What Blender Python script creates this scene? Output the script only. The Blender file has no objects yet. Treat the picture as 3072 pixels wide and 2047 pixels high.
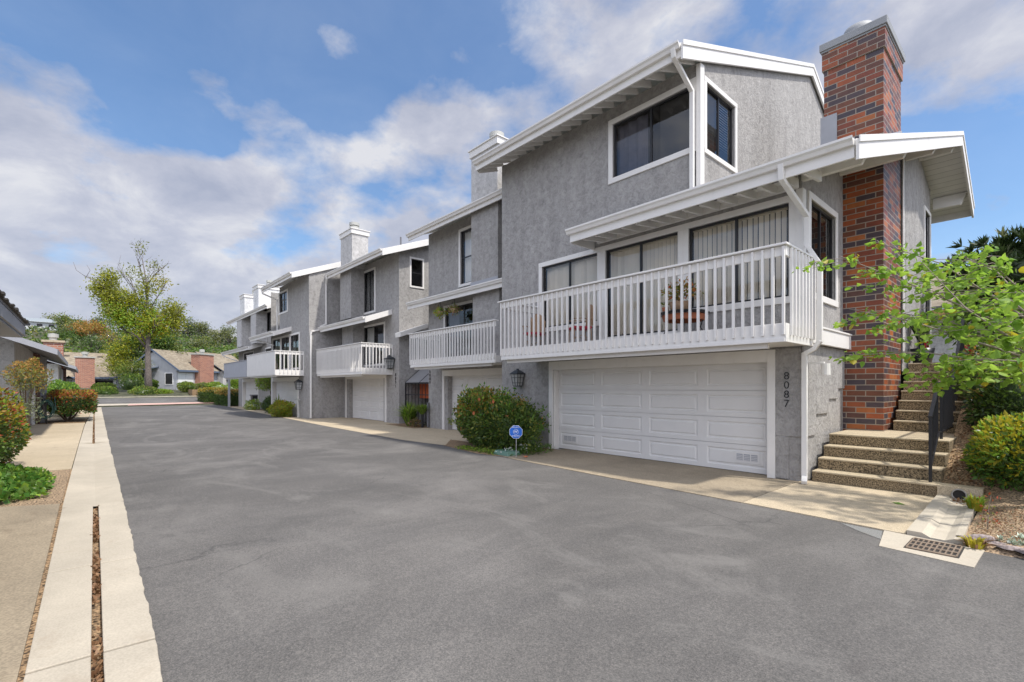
import bpy, bmesh, math, random
import numpy as np
from mathutils import Vector, Matrix
random.seed(7); RNG = np.random.default_rng(11)
SC = bpy.context.scene; COL = SC.collection
R = math.radians

# ------------------------------------------------------------------ materials
def nmat(name):
    m = bpy.data.materials.new(name); m.use_nodes = True
    nt = m.node_tree; nt.nodes.clear()
    o = nt.nodes.new('ShaderNodeOutputMaterial'); b = nt.nodes.new('ShaderNodeBsdfPrincipled')
    nt.links.new(b.outputs[0], o.inputs[0])
    return m, nt, b, o
def N(nt, t, **k):
    n = nt.nodes.new('ShaderNode' + t)
    for a, v in k.items():
        if a.startswith('i_'): n.inputs[int(a[2:]) if a[2:].isdigit() else a[2:].replace('_', ' ')].default_value = v
        else: setattr(n, a, v)
    return n
def L(nt, a, b): nt.links.new(a, b)
def coords(nt, scale=(1, 1, 1), kind='Object'):
    tc = N(nt, 'TexCoord'); mp = N(nt, 'Mapping'); mp.inputs['Scale'].default_value = scale
    L(nt, tc.outputs[kind], mp.inputs[0]); return mp.outputs[0]
def noise(nt, co, scale, detail=4, rough=.55, dist=0):
    n = N(nt, 'TexNoise'); n.inputs['Scale'].default_value = scale; n.inputs['Detail'].default_value = detail
    n.inputs['Roughness'].default_value = rough; n.inputs['Distortion'].default_value = dist
    L(nt, co, n.inputs['Vector']); return n.outputs['Fac']
def ramp(nt, fac, stops, interp='LINEAR'):
    r = N(nt, 'ValToRGB'); cr = r.color_ramp; cr.interpolation = interp
    while len(cr.elements) < len(stops): cr.elements.new(.5)
    for e, (p, c) in zip(cr.elements, stops):
        e.position = p; e.color = (*c, 1) if len(c) == 3 else c
    L(nt, fac, r.inputs[0]); return r.outputs[0]
def mixc(nt, fac, a, b, mode='MIX'):
    m = N(nt, 'MixRGB', blend_type=mode)
    for i, v in ((0, fac), (1, a), (2, b)):
        if isinstance(v, (int, float)): m.inputs[i].default_value = v
        elif isinstance(v, tuple): m.inputs[i].default_value = (*v, 1)
        else: L(nt, v, m.inputs[i])
    return m.outputs[0]
def bump(nt, h, b, strength=.4, dist=.02):
    n = N(nt, 'Bump'); n.inputs['Strength'].default_value = strength; n.inputs['Distance'].default_value = dist
    L(nt, h, n.inputs['Height']); L(nt, n.outputs[0], b.inputs['Normal'])
def sc3(c, k): return tuple(min(1, v * k) for v in c)
MATS = {}
def paint(name, col, rough=.55, var=.06, scale=2.5, dirt=None, bmp=.05):
    m, nt, b, o = nmat(name); co = coords(nt)
    f = noise(nt, co, scale, 6, .6)
    c = ramp(nt, f, [(.3, sc3(col, 1 - var)), (.7, sc3(col, 1 + var))])
    if dirt:
        g = noise(nt, co, 7, 8, .7); g = ramp(nt, g, [(.58, (0, 0, 0)), (.75, (.55, .55, .55))])
        c = mixc(nt, g, c, dirt)
    L(nt, c, b.inputs['Base Color']); b.inputs['Roughness'].default_value = rough
    if bmp: bump(nt, noise(nt, co, 40, 3), b, bmp, .01)
    return m
def stucco(name, col, bs=.6):
    m, nt, b, o = nmat(name); co = coords(nt); cz = coords(nt, (1.6, 1.6, .55))
    f1 = noise(nt, cz, 1.3, 6, .65, .5); f2 = noise(nt, co, 6.5, 8, .78, .7)
    c1 = ramp(nt, f1, [(.25, sc3(col, .84)), (.5, col), (.78, sc3(col, 1.13))])
    c2 = ramp(nt, f2, [(.34, (.62, .62, .62)), (.5, (.98, .98, .98)), (.64, (1.22, 1.22, 1.22))])
    ws = noise(nt, coords(nt, (3, 3, .3)), 1.1, 5, .6, .3); c1 = mixc(nt, .22, c1, ramp(nt, ws, [(.42, (.8, .79, .78)), (.58, (1.06, 1.06, 1.06))]), 'MULTIPLY')
    L(nt, mixc(nt, .8, c1, c2, 'MULTIPLY'), b.inputs['Base Color']); b.inputs['Roughness'].default_value = .9
    vo = N(nt, 'TexVoronoi', feature='SMOOTH_F1'); vo.inputs['Scale'].default_value = 22
    wv = coords(nt, (1.3, 1.3, .8)); nz = N(nt, 'TexNoise'); nz.inputs['Scale'].default_value = 12; L(nt, wv, nz.inputs['Vector'])
    L(nt, mixc(nt, .12, wv, nz.outputs['Color']), vo.inputs['Vector'])
    h = mixc(nt, .5, vo.outputs['Distance'], noise(nt, wv, 26, 6, .65, .8))
    bump(nt, h, b, bs, .035); return m
def concrete(name, col, var=.16, speck=.25, ss=160, bs=.25, stain=(.16, .12, .08)):
    m, nt, b, o = nmat(name); co = coords(nt)
    f = noise(nt, co, .9, 8, .65, .3)
    c = ramp(nt, f, [(.25, sc3(col, 1 - var)), (.55, col), (.8, sc3(col, 1 + var))])
    s = noise(nt, co, ss, 2, .5); s = ramp(nt, s, [(.35, (1 - speck * 1.4,) * 3), (.62, (1 + speck,) * 3)])
    c = mixc(nt, .85, c, s, 'MULTIPLY')
    g = noise(nt, co, 2.7, 7, .7, .5); g = ramp(nt, g, [(.56, (0, 0, 0)), (.78, (.6, .6, .6))])
    c = mixc(nt, g, c, stain)
    L(nt, c, b.inputs['Base Color']); b.inputs['Roughness'].default_value = .9
    bump(nt, noise(nt, co, ss * .6, 3), b, bs, .006); return m
def brick(name, bw, bh, mortar, cols, sz=.012, rough=.55, mcol=(.42, .38, .34)):
    m, nt, b, o = nmat(name); tc = N(nt, 'TexCoord'); sp = N(nt, 'SeparateXYZ'); L(nt, tc.outputs['Object'], sp.inputs[0])
    ad = N(nt, 'Math', operation='ADD'); L(nt, sp.outputs[0], ad.inputs[0]); L(nt, sp.outputs[1], ad.inputs[1])
    cb = N(nt, 'CombineXYZ'); L(nt, ad.outputs[0], cb.inputs[0]); L(nt, sp.outputs[2], cb.inputs[1])
    t = N(nt, 'TexBrick'); t.offset = .5; t.squash = 1
    for k, v in (('Scale', 1), ('Mortar Size', sz), ('Mortar Smooth', .1), ('Bias', 0), ('Brick Width', bw), ('Row Height', bh)): t.inputs[k].default_value = v
    t.inputs['Color1'].default_value = (0, 0, 0, 1); t.inputs['Color2'].default_value = (1, 1, 1, 1); t.inputs['Mortar'].default_value = (.5, .5, .5, 1)
    L(nt, cb.outputs[0], t.inputs[0])
    c = ramp(nt, t.outputs[0], [(i / len(cols), k) for i, k in enumerate(cols)], 'CONSTANT')
    co = coords(nt); f = noise(nt, co, 5, 8, .7, .6)
    c = mixc(nt, .7, c, ramp(nt, f, [(.3, (.65, .65, .7)), (.7, (1.25, 1.2, 1.15))]), 'MULTIPLY')
    c = mixc(nt, t.outputs[1], c, mortar)
    L(nt, c, b.inputs['Base Color']); b.inputs['Roughness'].default_value = rough
    iv = N(nt, 'Math', operation='SUBTRACT'); iv.inputs[0].default_value = 1; L(nt, t.outputs[1], iv.inputs[1])
    bump(nt, iv.outputs[0], b, .6, .012); return m
def shingle(name, c1, c2, c3, rh=.16, bw=.3):
    m, nt, b, o = nmat(name); tc = N(nt, 'TexCoord'); co = tc.outputs['UV']
    t = N(nt, 'TexBrick'); t.offset = .5
    for k, v in (('Scale', 1), ('Mortar Size', .006), ('Bias', 0), ('Brick Width', bw), ('Row Height', rh)): t.inputs[k].default_value = v
    t.inputs['Color1'].default_value = (0, 0, 0, 1); t.inputs['Color2'].default_value = (1, 1, 1, 1); t.inputs['Mortar'].default_value = (0, 0, 0, 1)
    L(nt, co, t.inputs[0])
    c = ramp(nt, t.outputs[0], [(0, c1), (.5, c2), (1, c3)])
    f = noise(nt, co, .7, 8, .7); c = mixc(nt, .8, c, ramp(nt, f, [(.3, (.7, .7, .7)), (.7, (1.2, 1.2, 1.2))]), 'MULTIPLY')
    L(nt, c, b.inputs['Base Color']); b.inputs['Roughness'].default_value = .95
    bump(nt, t.outputs[0], b, .5, .02); return m
def planks(name, col, axis=1, w=.14, rough=.6, depth=.5):
    m, nt, b, o = nmat(name); tc = N(nt, 'TexCoord'); sp = N(nt, 'SeparateXYZ'); L(nt, tc.outputs['Object'], sp.inputs[0])
    if axis == 'd':
        ad = N(nt, 'Math', operation='ADD'); L(nt, sp.outputs[0], ad.inputs[0]); L(nt, sp.outputs[1], ad.inputs[1]); src = ad.outputs[0]
    else: src = sp.outputs[axis]
    md = N(nt, 'Math', operation='PINGPONG'); md.inputs[1].default_value = w / 2; L(nt, src, md.inputs[0])
    g = N(nt, 'Math', operation='GREATER_THAN'); g.inputs[1].default_value = .006; L(nt, md.outputs[0], g.inputs[0])
    co = coords(nt); f = noise(nt, co, 2, 5)
    c = ramp(nt, f, [(.3, sc3(col, .93)), (.7, sc3(col, 1.05))])
    L(nt, mixc(nt, g.outputs[0], sc3(col, .5), c), b.inputs['Base Color']); b.inputs['Roughness'].default_value = rough
    bump(nt, g.outputs[0], b, depth, .01); return m
def glass(name, tint=(.98, .97, .95), refl=.05):
    m, nt, b, o = nmat(name); nt.nodes.remove(b)
    t = N(nt, 'BsdfTransparent'); t.inputs[0].default_value = (*tint, 1)
    g = N(nt, 'BsdfGlossy'); g.inputs['Roughness'].default_value = .01; g.inputs[0].default_value = (.95, .97, 1, 1)
    lw = N(nt, 'Fresnel'); lw.inputs[0].default_value = 1.5
    a = N(nt, 'Math', operation='MULTIPLY_ADD'); a.inputs[1].default_value = .75; a.inputs[2].default_value = refl; L(nt, lw.outputs[0], a.inputs[0])
    nz = noise(nt, coords(nt), 1.3, 1); bp = N(nt, 'Bump'); bp.inputs['Strength'].default_value = .03; L(nt, nz, bp.inputs['Height']); L(nt, bp.outputs[0], g.inputs['Normal'])
    mx = N(nt, 'MixShader'); L(nt, a.outputs[0], mx.inputs[0]); L(nt, t.outputs[0], mx.inputs[1]); L(nt, g.outputs[0], mx.inputs[2])
    L(nt, mx.outputs[0], o.inputs[0]); return m
def leaf(name, c1, c2, trans=.35, rough=.5):
    m, nt, b, o = nmat(name); g = N(nt, 'NewGeometry')
    c = ramp(nt, g.outputs['Random Per Island'], [(0, c1), (1, c2)])
    L(nt, c, b.inputs['Base Color']); b.inputs['Roughness'].default_value = rough
    b.inputs['Specular IOR Level'].default_value = .35
    t = N(nt, 'BsdfTranslucent'); L(nt, mixc(nt, .5, c, (c2[0] * 1.4, c2[1] * 1.5, c2[2] * .8)), t.inputs[0])
    mx = N(nt, 'MixShader'); mx.inputs[0].default_value = trans; L(nt, b.outputs[0], mx.inputs[1]); L(nt, t.outputs[0], mx.inputs[2])
    L(nt, mx.outputs[0], o.inputs[0]); return m
def asphalt(name):
    m, nt, b, o = nmat(name); co = coords(nt)
    col = (.107, .102, .0965)
    f = noise(nt, co, .35, 8, .62, .5)
    c = ramp(nt, f, [(.3, sc3(col, .8)), (.5, col), (.66, sc3(col, 1.35))])
    st = coords(nt, (1, .35, 1)); f2 = noise(nt, st, 1.1, 6, .7, 1.2)
    m3 = noise(nt, co, 28, 5, .75); c = mixc(nt, .7, c, ramp(nt, m3, [(.35, (.8, .8, .8)), (.5, (1, 1, 1)), (.66, (1.22, 1.2, 1.18))]), 'MULTIPLY')
    c = mixc(nt, .7, c, ramp(nt, f2, [(.38, (.86, .86, .86)), (.66, (1.2, 1.19, 1.17))]), 'MULTIPLY')
    s = noise(nt, co, 95, 4, .75); c = mixc(nt, .9, c, ramp(nt, s, [(.34, (.5, .5, .5)), (.5, (1, 1, 1)), (.68, (1.7, 1.65, 1.6))]), 'MULTIPLY')
    v = N(nt, 'TexVoronoi'); v.inputs['Scale'].default_value = 60; L(nt, co, v.inputs['Vector'])
    c = mixc(nt, ramp(nt, v.outputs['Distance'], [(.05, (.5, .5, .5)), (.12, (0, 0, 0))]), c, (.3, .29, .27))
    sp_ = noise(nt, co, .9, 5, .6, .8); c = mixc(nt, ramp(nt, sp_, [(.64, (0, 0, 0)), (.76, (.4, .4, .4))]), c, (.06, .053, .052)); lp_ = noise(nt, coords(nt, (.6, 1.3, 1)), .55, 7, .7, 1.5); c = mixc(nt, ramp(nt, lp_, [(.54, (0, 0, 0)), (.68, (.5, .5, .5))]), c, (.2, .19, .175))
    cr = N(nt, 'TexVoronoi', feature='DISTANCE_TO_EDGE'); cr.inputs['Scale'].default_value = .33; L(nt, mixc(nt, .25, co, noise(nt, co, 1.2, 6, .7)), cr.inputs['Vector']); cm_ = ramp(nt, noise(nt, co, .4, 3), [(.5, (0, 0, 0)), (.6, (.7, .7, .7))]); c = mixc(nt, mixc(nt, 1, ramp(nt, cr.outputs['Distance'], [(.0, (1, 1, 1)), (.004, (0, 0, 0))]), cm_, 'MULTIPLY'), c, (.045, .043, .042))
    L(nt, c, b.inputs['Base Color']); b.inputs['Roughness'].default_value = .82
    bump(nt, noise(nt, co, 150, 3, .7), b, .5, .008); return m
WHITE = (.75, .73, .70)
M = dict(
    stucco=stucco('grey_stucco', (.35, .338, .326), .9), stucco_lt=stucco('pale_stucco', (.50, .49, .48), .6), stucco_w=stucco('white_stucco', (.72, .72, .72), .3),
    white=paint('white_paint', WHITE, .5, .04, dirt=(.55, .53, .5)), whitedoor=paint('white_garage_door', (.71, .70, .685), .45, .03, bmp=.02),
    planks=planks('white_soffit_boards', (.75, .735, .71), 1, .2), siding=planks('grey_blue_siding', (.42, .43, .46), 'd', .2), board=paint('grey_board', (.30, .31, .34), .6),
    dkgrey=paint('dark_grey_trim', (.17, .17, .185), .6), grey=paint('grey_panel', (.36, .37, .40), .7), bluegrey=paint('slate_blue_trim', (.10, .13, .19), .6),
    sash=paint('bronze_sash', (.02, .02, .022), .35, .02, bmp=0), black=paint('black_iron', (.012, .013, .017), .35, .1, bmp=.02), lampm=paint('lamp_metal', (.03, .035, .04), .45, .1),
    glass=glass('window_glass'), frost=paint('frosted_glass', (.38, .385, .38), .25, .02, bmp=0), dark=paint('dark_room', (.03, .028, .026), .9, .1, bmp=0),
    slat=paint('cream_vertical_blind', (.86, .80, .68), .7, .05, bmp=0), slat_w=paint('white_blind', (.72, .73, .72), .7, .05, bmp=0), curtain=paint('dark_curtain', (.10, .10, .13), .8, .2, 4),
    brick=brick('red_brown_brick', .33, .113, (.30, .25, .20), [(.32, .08, .025), (.13, .048, .03), (.23, .06, .022), (.07, .048, .055), (.37, .115, .03), (.16, .055, .028), (.058, .044, .055), (.27, .072, .024), (.105, .046, .035), (.20, .05, .024)], .009, .5),
    brick2=brick('orange_brick', .4, .13, (.40, .33, .28), [(.36, .13, .075), (.42, .17, .10), (.30, .10, .06), (.38, .14, .08)], .018, .8), brick3=brick('dark_red_brick', .3, .1, (.25, .2, .18), [(.12, .05, .04), (.16, .06, .05), (.09, .045, .04)], .012, .8),
    flash=paint('grey_flashing', (.33, .34, .37), .5, .08), galv=paint('galvanised_metal', (.42, .42, .39), .45, .05), cap=paint('grey_cap', (.28, .29, .30), .6),
    shing=shingle('tan_shingle', (.20, .165, .12), (.25, .21, .155), (.31, .265, .20)), shingd=shingle('dark_shake', (.06, .055, .05), (.09, .085, .08), (.05, .05, .052)), shingg=shingle('grey_shingle', (.20, .19, .18), (.26, .25, .23), (.3, .29, .27)),
    asphalt=asphalt('asphalt'), conc=concrete('driveway_concrete', (.46, .38, .265), .14, .3, 120), gut=concrete('gutter_concrete', (.45, .40, .32), .2, .07, 80, .2, (.33, .27, .20)), aggr=concrete('aggregate_concrete', (.305, .25, .175), .28, .16, 55, .35),
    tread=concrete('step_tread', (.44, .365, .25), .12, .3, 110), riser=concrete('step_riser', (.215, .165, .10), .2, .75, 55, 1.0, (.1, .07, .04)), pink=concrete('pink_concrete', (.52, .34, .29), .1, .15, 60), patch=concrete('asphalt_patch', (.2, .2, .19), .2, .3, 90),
    soil=concrete('soil', (.27, .18, .10), .3, .7, 40, 1.0, (.08, .05, .03)), mulch=concrete('mulch', (.28, .20, .125), .3, .8, 45, 1.2, (.13, .08, .05)), grassy=concrete('hill_ground', (.07, .072, .038), .4, .5, 3, .3, (.15, .11, .07)),
    bark=concrete('bark', (.15, .125, .11), .3, .5, 18, 1.0, (.08, .06, .05)), barkl=paint('pale_bark', (.42, .38, .33), .8, .2, 5), twig=paint('twig', (.13, .09, .06), .8, .2, 6), stem=paint('grey_twig', (.24, .2, .16), .8, .2, 6),
    green=leaf('leaf_green', (.05, .10, .018), (.14, .22, .04)), blackg=leaf('leaf_blackgreen', (.018, .038, .014), (.05, .08, .025), .15, .35), dgreen=leaf('leaf_dark', (.03, .06, .018), (.085, .135, .035), .22, .35), lime=leaf('leaf_lime', (.16, .30, .03), (.34, .48, .07), .45), yel=leaf('leaf_yellow', (.28, .25, .02), (.45, .38, .04), .4),
    tip=leaf('leaf_bronze', (.28, .13, .03), (.42, .26, .06), .35), red=leaf('leaf_red', (.30, .05, .025), (.42, .12, .05), .3), orange=leaf('leaf_orange', (.34, .17, .05), (.46, .25, .08), .35), olive=leaf('leaf_olive', (.15, .17, .035), (.27, .28, .06), .35), grey_g=leaf('leaf_greygreen', (.11, .13, .075), (.20, .22, .13), .25),
    maple=leaf('leaf_maple', (.22, .27, .02), (.42, .40, .04), .45), ivyc=leaf('leaf_ivy', (.04, .13, .02), (.16, .30, .05), .3, .4), blade=leaf('leaf_blade', (.14, .2, .04), (.3, .36, .1), .3), dry=leaf('leaf_dry', (.16, .08, .04), (.34, .2, .11), .15), flower=leaf('petal_coral', (.6, .12, .05), (.7, .22, .1), .3), wflower=leaf('petal_white', (.6, .6, .6), (.8, .8, .8), .2), succ=leaf('succulent', (.42, .5, .4), (.6, .65, .55), .1),
    terra=paint('terracotta', (.40, .13, .06), .7, .12), redc=paint('red_cushion', (.38, .03, .05), .8, .12, 9), wick=paint('tan_wicker', (.34, .22, .13), .7, .2, 14), redp=paint('red_plastic', (.45, .02, .025), .4, .05), orangep=paint('orange_panel', (.55, .12, .04), .6, .1), tube=paint('green_hose', (.05, .13, .11), .45, .1), lid=paint('green_box_lid', (.12, .22, .17), .5, .1),
    sign=paint('sign_blue', (.015, .13, .55), .35, .02, bmp=0), signw=paint('sign_white', (.82, .84, .86), .4, .02, bmp=0), steel=paint('steel', (.4, .4, .4), .4, .1), rust=paint('rusty_iron', (.20, .15, .11), .7, .25, 12), pipe=paint('clay_pipe', (.33, .31, .28), .7, .1), rock=concrete('rock', (.33, .27, .25), .2, .3, 40, .8), wallfar=paint('far_wall', (.5, .52, .54), .8, .05), roofblue=paint('far_roof', (.25, .28, .30), .7, .05), yellowb=paint('ochre_beam', (.6, .4, .15), .7, .1), awn=paint('translucent_panel', (.26, .26, .27), .3, .05))
# ------------------------------------------------------------------ mesh helpers
OFF = {}
def off(o): return OFF.get(o.name, Vector((0, 0, 0))) if o else Vector((0, 0, 0))
def thing(name, label, cat, loc=(0, 0, 0), group=None, rz=0, local=False):
    o = bpy.data.objects.new(name, None); COL.objects.link(o); o.empty_display_size = .2
    o.location = loc; o.rotation_euler = (0, 0, rz); o['label'] = label; o['category'] = cat
    if group: o['group'] = group
    OFF[o.name] = Vector((0, 0, 0)) if local else Vector(loc)
    return o
def tag(o, label, cat, group=None):
    o['label'] = label; o['category'] = cat
    if group: o['group'] = group
    return o
class MB:
    def __init__(s): s.v = []; s.f = []; s.m = []; s.uv = None
    def face(s, pts, m=0):
        i = len(s.v); s.v += [tuple(p) for p in pts]; s.f.append(tuple(range(i, i + len(pts)))); s.m.append(m)
    def box(s, x0, x1, y0, y1, z0, z1, m=0, F=None):
        if x1 < x0: x0, x1 = x1, x0
        if y1 < y0: y0, y1 = y1, y0
        if z1 < z0: z0, z1 = z1, z0
        i = len(s.v); c = [(x, y, z) for z in (z0, z1) for y in (y0, y1) for x in (x0, x1)]
        s.v += [F(*p) for p in c] if F else c
        for q in ((0, 2, 3, 1), (4, 5, 7, 6), (0, 1, 5, 4), (2, 6, 7, 3), (0, 4, 6, 2), (1, 3, 7, 5)): s.f.append(tuple(i + k for k in q)); s.m.append(m)
    def prism(s, top, bot, m=0, mt=None):          # two matching rings of points
        i = len(s.v); n = len(top); s.v += [tuple(p) for p in top] + [tuple(p) for p in bot]
        s.f.append(tuple(range(i, i + n))); s.m.append(m if mt is None else mt)
        s.f.append(tuple(range(i + 2 * n - 1, i + n - 1, -1))); s.m.append(m)
        for k in range(n):
            j = (k + 1) % n; s.f.append((i + j, i + k, i + n + k, i + n + j)); s.m.append(m)
    def slab(s, poly, z0, z1, m=0, mt=None):
        s.prism([(x, y, z1) for x, y in poly], [(x, y, z0) for x, y in poly], m, mt)
    def beam(s, a, b, w, h, m=0, up=(0, 0, 1)):    # box between two points, w across, h along up
        a = Vector(a); b = Vector(b); d = (b - a).normalized(); u = Vector(up); sd = d.cross(u)
        if sd.length < 1e-4: sd = d.cross(Vector((0, 1, 0)))
        sd.normalize(); u = sd.cross(d).normalized(); sd *= w / 2; u = u * h / 2
        r = lambda p: [p - sd - u, p + sd - u, p + sd + u, p - sd + u]
        s.prism(r(a), r(b), m)
    def tube(s, pts, r, n=8, m=0, cap=True):
        pts = [Vector(p) for p in pts]; rr = r if isinstance(r, (list, tuple)) else [r] * len(pts)
        i0 = len(s.v); t0 = None
        for k, p in enumerate(pts):
            d = (pts[min(k + 1, len(pts) - 1)] - pts[max(k - 1, 0)]).normalized()
            if t0 is None:
                a = d.orthogonal().normalized()
            else:
                a = (a - d * a.dot(d)).normalized()
            t0 = d; b = d.cross(a)
            for j in range(n):
                th = 2 * math.pi * j / n; s.v.append(tuple(p + (a * math.cos(th) + b * math.sin(th)) * rr[k]))
        for k in range(len(pts) - 1):
            for j in range(n):
                q = (j + 1) % n; s.f.append((i0 + k * n + j, i0 + k * n + q, i0 + (k + 1) * n + q, i0 + (k + 1) * n + j)); s.m.append(m)
        if cap:
            s.f.append(tuple(i0 + j for j in range(n - 1, -1, -1))); s.m.append(m)
            s.f.append(tuple(i0 + (len(pts) - 1) * n + j for j in range(n))); s.m.append(m)
    def lathe(s, prof, c=(0, 0, 0), n=16, m=0):
        i0 = len(s.v)
        for r, z in prof:
            for j in range(n):
                th = 2 * math.pi * j / n; s.v.append((c[0] + r * math.cos(th), c[1] + r * math.sin(th), c[2] + z))
        for k in range(len(prof) - 1):
            for j in range(n):
                q = (j + 1) % n; s.f.append((i0 + k * n + j, i0 + k * n + q, i0 + (k + 1) * n + q, i0 + (k + 1) * n + j)); s.m.append(m)
    def obj(s, name, mats, parent=None, bevel=0, smooth=False, kind=None, label=None, loc=None):
        me = bpy.data.meshes.new(name); o0 = off(parent) if loc is None else Vector(loc)
        me.from_pydata([(v[0] - o0[0], v[1] - o0[1], v[2] - o0[2]) for v in s.v], [], s.f)
        for m in (mats if isinstance(mats, (list, tuple)) else [mats]): me.materials.append(M[m] if isinstance(m, str) else m)
        me.polygons.foreach_set('material_index', s.m)
        if smooth: me.polygons.foreach_set('use_smooth', [True] * len(s.f))
        me.update()
        o = bpy.data.objects.new(name, me); COL.objects.link(o)
        if parent: o.parent = parent; OFF[o.name] = off(parent) if loc is None else Vector(loc)
        if parent and loc is not None: o.location = Vector(loc) - off(parent)
        elif loc is not None: o.location = loc
        if bevel:
            b = o.modifiers.new('bevel', 'BEVEL'); b.width = bevel; b.segments = 2; b.limit_method = 'ANGLE'; b.angle_limit = R(40)
        if kind: o['kind'] = kind
        if label: o['label'] = label
        return o
def fixn(o):
    bm = bmesh.new(); bm.from_mesh(o.data); bmesh.ops.recalc_face_normals(bm, faces=bm.faces); bm.to_mesh(o.data); bm.free(); return o
def copy_part(o, parent, delta):
    c = o.copy(); COL.objects.link(c); c.parent = parent; c.location = o.location + Vector(delta); return c
def copy_tree(root, loc, label, rz=None, scale=None):
    r = root.copy(); COL.objects.link(r); r.location = loc; r['label'] = label
    if rz is not None: r.rotation_euler = (0, 0, rz)
    if scale: r.scale = scale
    for ch in list(root.children):
        c = ch.copy(); COL.objects.link(c); c.parent = r
        for g in list(ch.children):
            d = g.copy(); COL.objects.link(d); d.parent = c
    return r
def FY(Y): return lambda u, d, z: (u, Y - d, z)        # face looking to -Y
def FX(X): return lambda u, d, z: (X + d, u, z)        # face looking to +X
# wall face as a grid with holes; keep(u,z) trims the outline; holes get reveals and a dark room behind
def wallgrid(mb, F, us, zs, holes, keep=None, rev=.12, m=0, room=None, md=1, rd=.9):
    us = sorted(set([round(u, 4) for u in us] + [round(h[k], 4) for h in holes for k in (0, 1)]))
    zs = sorted(set([round(z, 4) for z in zs] + [round(h[k], 4) for h in holes for k in (2, 3)]))
    for a, b in zip(us, us[1:]):
        for c, d in zip(zs, zs[1:]):
            mu, mz = (a + b) / 2, (c + d) / 2
            if any(h[0] < mu < h[1] and h[2] < mz < h[3] for h in holes): continue
            if keep and not keep(mu, mz): continue
            mb.face([F(a, 0, c), F(b, 0, c), F(b, 0, d), F(a, 0, d)], m)
    for h in holes:
        a, b, c, d = h[:4]; r = h[4] if len(h) > 4 else rev
        for p, q in (((a, c), (b, c)), ((b, c), (b, d)), ((b, d), (a, d)), ((a, d), (a, c))):
            mb.face([F(p[0], 0, p[1]), F(q[0], 0, q[1]), F(q[0], -r, q[1]), F(p[0], -r, p[1])], m)
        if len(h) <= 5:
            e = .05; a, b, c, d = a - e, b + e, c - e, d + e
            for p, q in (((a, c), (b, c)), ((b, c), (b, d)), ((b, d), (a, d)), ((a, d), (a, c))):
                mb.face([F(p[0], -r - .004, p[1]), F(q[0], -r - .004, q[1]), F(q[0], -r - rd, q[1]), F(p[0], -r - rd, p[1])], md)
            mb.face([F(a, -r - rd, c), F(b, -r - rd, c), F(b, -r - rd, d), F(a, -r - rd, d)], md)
def hole(w): return (w[0] + w[4], w[1] - w[4], w[2] + w[4], w[3] - w[4])
# window: outer trim rectangle u0,u1,z0,z1 and trim width tw
def window(parent, F, u0, u1, z0, z1, tw=.11, divs=1, hdiv=False, blind=None, name='window', frame='white', blind_mat='slat', cover=1.0, proud=.03, no_trim=False, label=None, horiz=False):
    mb = MB(); a, b, c, d = u0 + tw, u1 - tw, z0 + tw, z1 - tw
    if not no_trim:
        mb.box(u0, u1, -.02, proud, z1 - tw, z1, 0, F); mb.box(u0, u1, -.02, proud + .004, z0, z0 + tw, 0, F)
        mb.box(u0, a, -.02, proud - .002, z0 + tw, z1 - tw, 0, F); mb.box(b, u1, -.02, proud - .002, z0 + tw, z1 - tw, 0, F)
    else: mb.box(a, b, -.02, .012, d, d + .02, 0, F)
    w = fixn(mb.obj(name, frame, parent, .006)); 
    if label: w['label'] = label
    s = MB(); t = .04
    s.box(a, b, -.09, -.04, d - t, d, 0, F); s.box(a, b, -.09, -.04, c, c + t, 0, F); s.box(a, a + t, -.088, -.042, c + t, d - t, 0, F); s.box(b - t, b, -.088, -.042, c + t, d - t, 0, F)
    for k in range(1, divs):
        x = a + (b - a) * k / divs; s.box(x - t * .6, x + t * .6, -.086, -.044, c + t, d - t, 0, F)
    if hdiv: s.box(a + t, b - t, -.086, -.044, (c + d) / 2 - .02, (c + d) / 2 + .02, 0, F)
    fixn(s.obj('sash', 'sash', w)); p = MB(); p.face([F(a + .02, -.065, c + .02), F(b - .02, -.065, c + .02), F(b - .02, -.065, d - .02), F(a + .02, -.065, d - .02)])
    p.obj('pane', 'glass', w)
    if blind == 'v':
        q = MB(); n = max(2, int((b - a) / .095)); st = (b - a) / n; kk = int(n * cover)
        for i in range(kk):
            x = a + st * (i + .5); an = R(random.uniform(25, 50)); h = .041
            q.face([F(x - h * math.cos(an), -.2 + h * math.sin(an), c + .02), F(x + h * math.cos(an), -.2 - h * math.sin(an), c + .02), F(x + h * math.cos(an), -.2 - h * math.sin(an), d - .03), F(x - h * math.cos(an), -.2 + h * math.sin(an), d - .03)])
        q.box(a, b, -.24, -.16, d - .04, d - .005, 0, F); q.obj('blind', blind_mat, w)
    elif blind == 'h':
        q = MB(); hh = (d - c) * cover; n = max(2, int(hh / .055))
        for i in range(n):
            z = d - hh * i / n - .03
            q.face([F(a + .03, -.13, z), F(b - .03, -.13, z), F(b - .03, -.17, z + .035), F(a + .03, -.17, z + .035)])
        q.obj('blind', blind_mat, w)
    elif blind == 'c':
        q = MB(); n = 24; kk = int(n * cover); pts = [(a + (b - a) * i / n, -.2 + .03 * math.sin(i * 1.9)) for i in range(kk + 1)]
        for (x, y), (x2, y2) in zip(pts, pts[1:]): q.face([F(x, y, c), F(x2, y2, c), F(x2, y2, d), F(x, y, d)])
        q.obj('curtain', blind_mat, w)
    return w
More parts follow.
